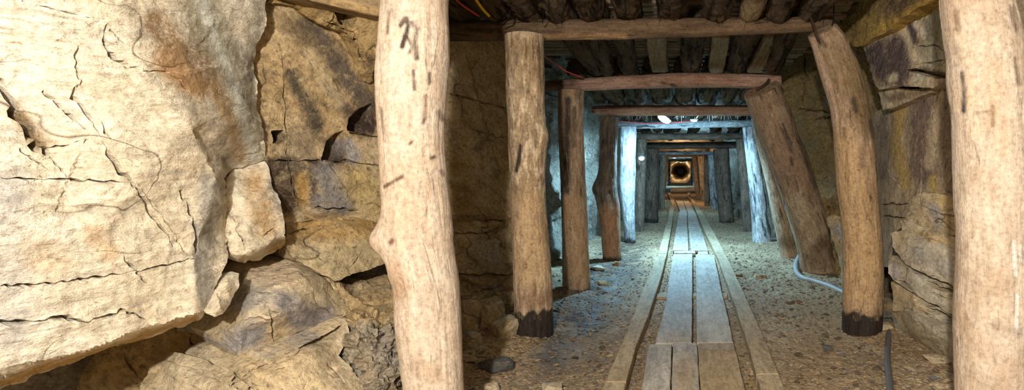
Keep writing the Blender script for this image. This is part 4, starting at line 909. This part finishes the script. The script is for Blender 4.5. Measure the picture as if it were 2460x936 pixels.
# ================================================================== TRACK AND WALKWAY
LRo = [(1420,960),(1444,936),(1497,816),(1546,689),(1581,609),(1603,529),(1609,495),(1611,480)]
LRi = [(1486,960),(1498,936),(1529,826),(1557,758),(1588,665),(1602,608),(1615,534),(1619,500),(1620,480)]
RRi = [(1834,960),(1829,936),(1816,890),(1799,831),(1763,724),(1724,616),(1692,553),(1673,509),(1660,480)]
RRo = [(1899,960),(1887,936),(1838,816),(1793,714),(1754,631),(1717,560),(1687,509),(1667,480)]
def cut(line, ya, yb):
    L = sorted(line, key=lambda p: -p[1]); ys = [p[1] for p in L][::-1]; xs_ = [p[0] for p in L][::-1]
    out = [(float(np.interp(ya, ys, xs_)), ya)]+[p for p in L if yb < p[1] < ya]+[(float(np.interp(yb, ys, xs_)), yb)]
    return out
LRo += [(1606,470),(1604,462)]; LRi += [(1614,470),(1611,462)]; RRi += [(1650,472),(1652,462)]; RRo += [(1657,472),(1658,462)]
zt = .055
def rail_piece(o_, i_, ya, yb, lab, sd, st=()):
    return strip('wooden_rail', cut(o_, ya, yb), cut(i_, ya, yb), zt, .065, 'rail', lab, 'rail', None, sd, st)
WET = (.44, .34, .22)
rail_piece(LRo, LRi, 958, 917, 'short near end of the left wooden rail, past the first joint', 1, )
rail_piece(LRo, LRi, 915.5, 609, 'long near length of the left wooden track rail', 2)
rail_piece(LRo, LRi, 608.4, 462, 'far length of the left wooden track rail, curving away under the lamps', 3)
rail_piece(RRi, RRo, 958, 898, 'short near end of the right wooden rail, past the first joint', 4)
rail_piece(RRi, RRo, 896.5, 612, 'long near length of the right wooden track rail', 5)
rail_piece(RRi, RRo, 611.4, 462, 'far length of the right wooden track rail, curving away under the lamps', 6)
PZ = .036
def board(L, R, mat, lab, sd, st=(), z=PZ, name='walkway_plank'): return strip(name, L, R, z, .024, mat, lab, 'plank', None, sd, st, .05, .003)
MUD = (.45, .30, .135)
board([(1536,960),(1541,936),(1558,825)], [(1607,960),(1610,936),(1614,825)], 'plank', 'pale grey narrow plank at the near left of the walkway', 11, [([(1550,900),(1570,840)], 12, (.30,.27,.23), .6), ([(1600,880),(1605,930)], 10, (.66,.60,.52), .6)])
board([(1612,960),(1613,936),(1616.5,824)], [(1684,960),(1681,936),(1674,824)], 'plank', 'grey-brown narrow plank in the near middle of the walkway', 12, [([(1640,936),(1650,880)], 28, MUD, .5), ([(1660,830),(1672,870)], 7, (.33,.3,.27), .8)])
board([(1685,960),(1682.5,936),(1676.5,824)], [(1798,960),(1791,936),(1763,823)], 'plankbrown', 'wide muddy brown plank at the near right of the walkway', 13, [([(1690,832),(1760,830)], 8, (.36,.31,.25), .6)])
board([(1574,821.5),(1588,770),(1600,723),(1606,675),(1612,640),(1618,609)], [(1662,821.5),(1663,770),(1663,723),(1663.5,675),(1663.5,640),(1663.5,609)], 'plank', 'long grey plank with a wavy left edge, second in line on the left', 14, [([(1640,715),(1648,722)], 6, (.42,.24,.10), .7), ([(1620,700),(1630,780)], 30, (.36,.34,.33), .5), ([(1605,810),(1650,812)], 12, MUD, .35)])
board([(1674,821.5),(1673.5,770),(1673,723),(1672,675),(1671.5,640),(1671,611)], [(1761.5,821.5),(1749,760),(1736,709),(1729,675),(1722,640),(1715,611)], 'plank', 'long pale plank with a slanting right edge, second in line on the right', 15, [([(1700,740),(1730,800)], 30, (.62,.56,.47), .6), ([(1700,690),(1720,680)], 14, (.34,.31,.29), .5)])
board([(1619,607.5),(1619.5,602.5)], [(1671,607.5),(1669,602.5)], 'plank', 'small lapped cross board on the left, at the middle joint of the walkway', 16, (), .040)
board([(1675,610),(1677,603)], [(1702,610),(1700,603)], 'plank', 'small lapped cross board on the right, at the middle joint of the walkway', 17, (), .040)
board([(1616,601),(1622,562),(1625,546.5)], [(1654,601),(1653,570),(1651.5,546.5)], 'plank', 'grey plank beyond the middle joint of the walkway, left side', 18)
board([(1660,601),(1656,570),(1654,546.5)], [(1701,601),(1690,566),(1683,546.5)], 'plank', 'grey plank beyond the middle joint of the walkway, right side', 19)
board([(1625,545.5),(1630,517),(1633,505),(1623,481)], [(1651,545.5),(1650,520),(1651.5,512),(1641,482)], 'plank', 'far bluish walkway plank running under the lamps, left side', 20)
board([(1653.5,545.5),(1652,520),(1653,513),(1642,482)], [(1682.5,545.5),(1675,524),(1672,513),(1654,482)], 'plank', 'far bluish walkway plank running under the lamps, right side', 21)
def sleeper(y, x0, x1, h, lab, sd): strip('sleeper', [(x0, y+h), (x0+1, y-h)], [(x1, y+h), (x1, y-h)], .008, .05, 'plankbrown', lab, 'sleeper', None, sd)
sleeper(708, 1568, 1748, 4, 'half-buried sleeper between the rails, midway along the long planks', 32)

# timber sill lying across the far end of the track
c = [(*P(1611,456,27.5), .115), (*P(1640,455.5,27.5), .12), (*P(1672,454,27.5), .115)]
pole('sill_log', pole_geo(c, .05, 24, .06, .02, .05, 150.0), 'post', 'pale round log lying across the track at the far end', 'log', end_mat='post')

# ================================================================== PIPES, CABLES, LAMPS
g = lambda px, py, z: tuple(G(px, py, z))
tag(tubes('hose', [([g(1921,612,.06), g(1913,632,.045), g(1914,652,.03), g(1929,667,.026), g(1960,676,.026), g(1996,688,.026), g(2030,704,.026), g(2070,719,.024), g(2110,726,.022)], .025)], 'pipe', 14, .02), 'grey plastic hose curling round the foot of the leaning post', 'hose')
gp = lambda px, py, d: (lambda p: (p[0], p[1], floor_z(p[0], p[1])+d))(G(px, py))
tag(tubes('pipe', [([gp(2138,776,-.06), gp(2136,796,-.015), gp(2133,830,.004), gp(2132,870,.006), gp(2136,910,.008), gp(2140,965,.008)], .018)], 'blackpipe', 14, .02), 'dusty black pipe half buried in the gravel, bottom right', 'pipe')
tag(tubes('cable', [([P(1060,-40,3.2), P(1098,2,3.35), P(1125,22,3.45), P(1150,38,3.55)], .0065)], 'red', 8, .03), 'red cable hanging from the roof above the nearest crossbeam', 'cable')
yc = empty('cable', P(1178,42,3.62), 'yellow cable with a dark end hanging above the nearest crossbeam', 'cable')
tubes('sheath', [([P(1120,-45,3.3), P(1143,-2,3.4), P(1160,22,3.5), P(1175,38,3.58)], .009)], 'yellow', 8, .03, yc); tubes('plug', [([P(1174,37,3.58), P(1180,44,3.62), P(1186,47,3.64)], .013)], 'iron', 8, .01, yc)
tag(tubes('cable', [([P(1290,120,4.4), P(1315,140,4.7), P(1340,157,4.9), P(1362,172,5.0), P(1400,186,5.2)], .006)], 'red', 8, .03), 'thin reddish cable looping behind the second left post', 'cable')
tag(tubes('cable', [([P(1488,291,8.0), P(1510,293,8.1), P(1535,295,8.2), P(1565,296,8.25), P(1610,295,8.3), P(1650,291,8.3), P(1668,288,7.9)], .008)], 'red', 8, .04), 'red cable strung along the blue-lit crossbeam behind the lamp', 'cable')

def lamp(Y, px, py, w, h, tilt, lab, mat, top, watt=0, c=(.72, .90, 1.0), rz=0, spot=False):
    p = P(px, py, Y); root = empty('lamp', tuple(p), lab, 'lamp'); R = Matrix.Rotation(tilt, 4, 'Y') @ Matrix.Rotation(rz, 4, 'X')
    def lathe(name, prof, m, sx, sz):
        V, Fc, n = [], [], 28
        for r, z in prof:
            for j in range(n):
                t = 2*math.pi*j/n; v = R @ Vector((r*math.cos(t)*sx, r*math.sin(t)*sx*.7, z*sz)); V.append(p+np.array(v))
        for i in range(len(prof)-1):
            for j in range(n): Fc.append((i*n+j, i*n+(j+1) % n, (i+1)*n+(j+1) % n, (i+1)*n+j))
        Fc.append(tuple(range(n))[::-1]); Fc.append(tuple((len(prof)-1)*n+j for j in range(n)))
        return link(name, poly_mesh(name, V, Fc, True, 45), M[m], root)
    lathe('diffuser', [(.10, -1), (.55, -.92), (.86, -.6), (.98, -.2), (1, .15)], mat, w, h)
    hs = lathe('housing', [(1.02, .12), (1.1, .18), (1.1, .42), (.9, .75), (.5, .9), (.2, .92)], 'metal', w, h)
    up = np.array(R @ Vector((0, 0, h*.9)))
    tubes('bracket', [([p+up, p+up*1.6+np.array((0, .0, .02)), (p[0]+.01, p[1]+.02, top)], .010)], 'iron', 8, .02, hs)
    if watt:
        ld = bpy.data.lights.new('lamp_or_fill_light', 'SPOT' if spot else 'POINT'); ld.energy = watt; ld.color = c; ld.shadow_soft_size = w*.6
        lo = bpy.data.objects.new('lamp_or_fill_light', ld); col.objects.link(lo); lo.parent = root
        lo.location = R @ Vector((0, 0, -h*1.0-.05-w*.6))
        if spot: ld.spot_size = math.radians(174); ld.spot_blend = .35; lo.rotation_euler = Vector((0, .2, -.98)).to_track_quat('-Z', 'Y').to_euler()
    return root
COOL, WARM = (.35, .71, 1.0), (1.0, .66, .34)
L1 = lamp(7.5, 1595, 285, .090, .036, math.radians(30), 'bright oval lamp hanging below the dim reddish crossbeam', 'lampon', 1.96, 440, COOL, math.radians(-25), True)
L2 = lamp(7.9, 1667, 288, .05, .022, 0, 'second small pale lamp hung to the right of the bright one', 'lampdim', 1.98, 34, COOL)
L3 = lamp(9.2, 1541, 379, .045, .04, 0, 'small round lit lamp low on the left, beyond the blue-lit post', 'lampon', 1.62, 9, COOL)
def bare_light(name, loc, e, c, r=.05):
    ld = bpy.data.lights.new(name, 'POINT'); ld.energy = e; ld.color = c; ld.shadow_soft_size = r
    o = bpy.data.objects.new(name, ld); o.location = loc; col.objects.link(o); return o
bare_light('lamp_or_fill_light', (.2, 14.0, 1.55), 60, COOL); bare_light('lamp_or_fill_light', (.1, 18.6, 1.5), 60, WARM)
bare_light('lamp_or_fill_light', (0, 25.2, 1.35), 30, WARM)  # extra unseen warm light, added to brighten the sill log
bare_light('lamp_or_fill_light', (-.25, 38.0, 1.5), 230, COOL); bare_light('lamp_or_fill_light', (-.1, 53.0, 1.5), 60, (1.0, .80, .55))

# pale roots hanging round the lamp
for k, (px, py, Y, n, lab) in enumerate([(1513,281,8.0,11,'tuft of pale roots hanging above the left end of the blue-lit crossbeam'), (1556,280,8.0,7,'small claw-like tuft of pale roots left of the bright lamp'), (1640,281,8.1,12,'pale root tuft between the two hanging lamps'), (1700,281,8.1,12,'pale shaggy roots above the blue-lit crossbeam, right of the second lamp'), (1745,281,8.1,12,'pale roots further right above the blue-lit crossbeam'), (1787,281,8.2,10,'pale roots at the right end of the blue-lit crossbeam')]):
    rng = np.random.RandomState(60+k); p = P(px, py-3, Y); lst = []
    for _ in range(max(5, n-3)):
        dx, l = rng.normal(0, .07), rng.uniform(.02, .12); p = P(px+rng.uniform(-16, 16), py-3, Y); dy = rng.uniform(-.05, .05)
        lst.append(([(p[0]+dx*.2, p[1], p[2]+.05), (p[0]+dx*.7, p[1]+dy*.5, p[2]+.012), (p[0]+dx, p[1]+dy, p[2]-l*.5), (p[0]+dx*1.1, p[1]+dy, p[2]-l*.8)], rng.uniform(.003, .006)))
    tag(tubes('root_tuft', lst, 'root', 6, .02, None, .35), lab, 'roots')
for k, (a_, b_, lab) in enumerate([((1305,2,3.5),(1303,55,3.72),'long thin root hanging down in front of the nearest crossbeam'), ((1312,28,3.6),(1330,50,3.72),'short thin root hooked beside the long hanging one'), ((1225,40,3.65),(1208,60,3.74),'stub of broken twig sticking from the nearest crossbeam'), ((1578,0,3.6),(1580,44,3.74),'thin dark stick hanging over the middle of the nearest crossbeam'), ((1737,15,3.6),(1740,42,3.74),'thin dark stick over the right half of the nearest crossbeam'), ((2003,25,3.7),(1998,64,3.75),'thin stick over the right end of the nearest crossbeam')]):
    A, B = P(*a_), P(*b_); tag(tubes('twig', [([A+np.array((0, 0, .12)), A, (A+B)/2+np.array((.006, 0, 0)), B], .006)], 'split', 7, .02, None, .5), lab, 'twig')
tag(tubes('iron_spike', [([P(1948,42,3.80), P(1955,60,3.70), P(1962,84,3.62), P(1970,96,3.60)], .010)], 'iron', 8, .015, None, .6), 'rusty iron spike hooked over the splintered top of the second right post', 'spike')
tag(tubes('iron_spike', [([P(1848,190,5.2), P(1836,203,5.15), P(1815,214,5.12)], .011)], 'iron', 8, .015, None, .6), 'dark iron spike driven through the beam end into the leaning post', 'spike')

# ================================================================== LOOSE STONES AND GRAVEL
def st_at(px, py, wpx, hpx, dpt, seed, mat, lab, rz=0.0, name='stone', tilt=(0, 0), sink=.25):
    p = G(px, py, .0); k = p[1]/F; h = hpx*k
    return stone(name, (p[0], p[1]+dpt*.3, floor_z(p[0], p[1])-h*sink), (wpx*k, dpt, h*(1+sink)), seed, mat, lab, 'stone', rz, None, tilt)
st_at(1206, 806, 84, 48, .22, 1, 'ledge', 'flat orange-tan stone beside the black foot of the second left post')
st_at(1183, 889, 68, 34, .13, 2, 'darkstone', 'dark slate-grey stone on the gravel near the first left post')
st_at(1323, 924, 54, 22, .10, 3, 'grey', 'flat pale stone lying at the bottom, left of the rails')
st_at(1172, 934, 44, 20, .08, 4, 'ledge', 'small flat tan stone at the bottom edge near the first left post')
st_at(1160, 790, 80, 85, .22, 5, 'tan', 'upright brown boulder at the foot of the dark ledged rock face', sink=.1)
st_at(1120, 800, 60, 100, .2, 6, 'tan', 'tall brown boulder right behind the first left post', sink=.1)
st_at(1215, 752, 60, 60, .2, 7, 'tan', 'grey-brown boulder tucked behind the second left post', sink=.1)
st_at(1126, 840, 50, 40, .15, 8, 'tan', 'low brown stone between the first left post and the boulders')
st_at(2126, 779, 84, 17, .16, 9, 'tan', 'flat dark brown stone at the base of the second right post, uppermost of two', sink=-.9)
st_at(2118, 795, 62, 16, .13, 10, 'ledge', 'flat tan stone under the dark flat one by the second right post')
st_at(2140, 758, 54, 36, .16, 11, 'tan', 'rounded brown stone behind the flat ones, against the stacked ledge')
st_at(1445, 673, 26, 11, .12, 12, 'tan', 'small reddish stone right of the third left post foot')
st_at(1435, 646, 30, 12, .14, 13, 'grey', 'small pale stone at the foot of the lit rock, third and fourth left posts')
st_at(1480, 632, 20, 12, .1, 14, 'ochre', 'small yellow-brown stone at the foot of the fourth left post')
st_at(1838, 577, 44, 10, .2, 15, 'grey', 'pale flat stone beside the foot of the blue-lit right post')
st_at(1856, 583, 30, 12, .14, 16, 'darkstone', 'dark little stone between the lit post and the slim leaning one', sink=.1)
st_at(1826, 668, 34, 9, .12, 17, 'tan', 'flat brown stone on the gravel right of the rails, before the leaning post')
st_at(1775, 664, 20, 8, .1, 18, 'tan', 'small brown stone close to the right rail')
st_at(1990, 836, 24, 12, .06, 19, 'darkstone', 'small bluish-grey stone on the right gravel')
st_at(1594, 498, 36, 22, .4, 21, 'ledge', 'large low boulder at the far left of the track', sink=.1)
st_at(2262, 878, 60, 16, .12, 22, 'ledge', 'flat buff stone on the gravel at the foot of the stacked ledge')
rng = np.random.RandomState(11)
kinds = [stone_mesh('stone_chip', (1, .8, .42), 300+k, 2, 10, 1, .05) for k in range(6)]
for k, me in enumerate(kinds): me.materials.append(M[['chip', 'chip', 'tan', 'chip', 'chip', 'darkstone'][k]])
zones = [((1130, 1460), (650, 936), 60, 'small stone chip on the dark damp gravel left of the rails', 'stone chips left of the rails'),
         ((1820, 2290), (640, 936), 80, 'small stone chip on the brown gravel right of the rails', 'stone chips right of the rails'),
         ((1525, 1600), (700, 936), 16, 'small stone chip between the left rail and the walkway planks', 'stone chips inside the left rail'),
         ((1740, 1810), (700, 936), 16, 'small stone chip between the walkway planks and the right rail', 'stone chips inside the right rail')]
for (xa, xb), (ya, yb), n, lab, grp in zones:
    m = 0
    while m < n:
        px, py = rng.uniform(xa, xb), ya+(yb-ya)*rng.uniform()**1.0
        p = G(px, py)
        if xa in (1130, 1820) and (p[0] < -1.2 or p[0] > 1.3): m += 1; continue
        if xa == 1130 and px > np.interp(py, [650, 936], [1550, 1425]): continue
        if xa == 1820 and px < np.interp(py, [640, 936], [1775, 1905]): continue
        if xa == 1525 and not (np.interp(py, [700, 936], [1585, 1506]) < px < np.interp(py, [700, 822, 824, 936], [1596, 1566, 1550, 1532])): continue
        if xa == 1740 and not (np.interp(py, [700, 822, 936], [1740, 1770, 1798]) < px < np.interp(py, [700, 936], [1750, 1820])): continue
        if abs(math.hypot(p[0]+.96, p[1]-3.8)) < .2 or math.hypot(p[0]-1.22, p[1]-3.8) < .2: continue
        d = rng.uniform(.015, .035) if rng.uniform() < .8 else rng.uniform(.035, .06)
        if xa in (1525, 1740): d *= .55
        o = bpy.data.objects.new('stone_chip', kinds[rng.choice(6, p=[.28, .22, .14, .2, .1, .06])]); o.scale = (d, d, d*rng.uniform(.6, 1.2)); o.rotation_euler = (rng.uniform(-.2, .2), rng.uniform(-.2, .2), rng.uniform(0, 6.3))
        o.location = (p[0], p[1], floor_z(p[0], p[1])-d*.07); col.objects.link(o); tag(o, lab, 'stone', grp); m += 1

tv, tf, n = [], [], 0
oct_f = [(0, 2, 4), (2, 1, 4), (1, 3, 4), (3, 0, 4), (2, 0, 5), (1, 2, 5), (3, 1, 5), (0, 3, 5)]
for _ in range(22000):
    yy = 2.3*math.exp(rng.uniform(0, 1.9)); xx = rng.uniform(-1.45, 1.5)
    if rng.uniform() < .22: xx = rng.uniform(-.36, .36)
    q = np.array([[xx, yy, 0.0]]); s_ = abs(rng.normal(.0, .0085))+.0035
    if abs(xx) < .37: s_ *= .8
    zz = floor_z(xx, yy); e = np.array([(1, 0, 0), (-1, 0, 0), (0, 1, 0), (0, -1, 0), (0, 0, .36), (0, 0, -.36)])*rng.uniform(.55, 1.25, (6, 1))
    t = rng.uniform(0, 6.28); R = np.array([[math.cos(t), -math.sin(t), 0], [math.sin(t), math.cos(t), 0], [0, 0, 1]])
    e = (e+rng.uniform(-.25, .25, (6, 3)))*s_; v = e@R.T+np.array((xx, yy, zz+s_*.18)); tv.append(v); tf += [tuple(i+n for i in f) for f in oct_f]; n += 6
tv = np.vstack(tv); me = poly_mesh('gravel', tv, tf, False)
tone = np.repeat(rng.uniform(0, 1, len(tv)//6), 6); c_ = np.array((.15, .105, .065))[None]*(1-tone[:, None])+np.array((.40, .305, .20))[None]*tone[:, None]; c_[np.repeat(rng.uniform(0, 1, len(tv)//6) < .1, 6)] = (.16, .155, .15)
setcol(me, 'stain', np.hstack([c_, np.ones((len(tv), 1))]))
s = NT('gravel_chips'); s.out(s.new('ShaderNodeAttribute', attribute_name='stain').outputs['Color'], .85); M['gravel'] = s.m
tag(link('gravel', me, M['gravel']), 'loose crumbly gravel scattered over the tunnel floor', 'gravel', None, 'stuff')

# ================================================================== LIGHT AND CAMERA
def point(name, loc, e, c, r):
    ld = bpy.data.lights.new(name, 'POINT'); ld.energy = e; ld.color = c; ld.shadow_soft_size = r
    o = bpy.data.objects.new(name, ld); o.location = loc; col.objects.link(o); return o
point('work_or_fill_light', (-.35, -1.0, 1.85), 580, (1.0, .92, .81), .05)
point('work_or_fill_light', (-.60, -.15, 1.95), 60, (1.0, .96, .89), .06)  # added fill light, brightens the near left slab
w = bpy.data.worlds.new('ambient_fill'); scene.world = w; w.use_nodes = True  # even warm fill, let in by the open end behind the camera
w.node_tree.nodes['Background'].inputs[0].default_value = (1.0, .76, .47, 1); w.node_tree.nodes['Background'].inputs[1].default_value = .6

cd = bpy.data.cameras.new('camera'); cam = bpy.data.objects.new('camera', cd); col.objects.link(cam)
cam.location = (0, 0, CZ); cam.rotation_euler = (math.pi/2, 0, 0)
cd.sensor_width = 36; cd.lens = 36*F/2460; cd.shift_x = (1230-CX)/2460; cd.shift_y = -(468-CY)/2460; cd.clip_start = .02; cd.clip_end = 200
scene.camera = cam
vs = scene.view_settings; vs.view_transform = 'Standard'; vs.look = 'None'; vs.exposure = 0; vs.gamma = 1; vs.use_curve_mapping = False
scene.cycles.max_bounces = 5; scene.cycles.diffuse_bounces = 3; scene.cycles.glossy_bounces = 2
scene.cycles.use_adaptive_sampling = True; scene.cycles.adaptive_threshold = .08; scene.cycles.adaptive_min_samples = 16
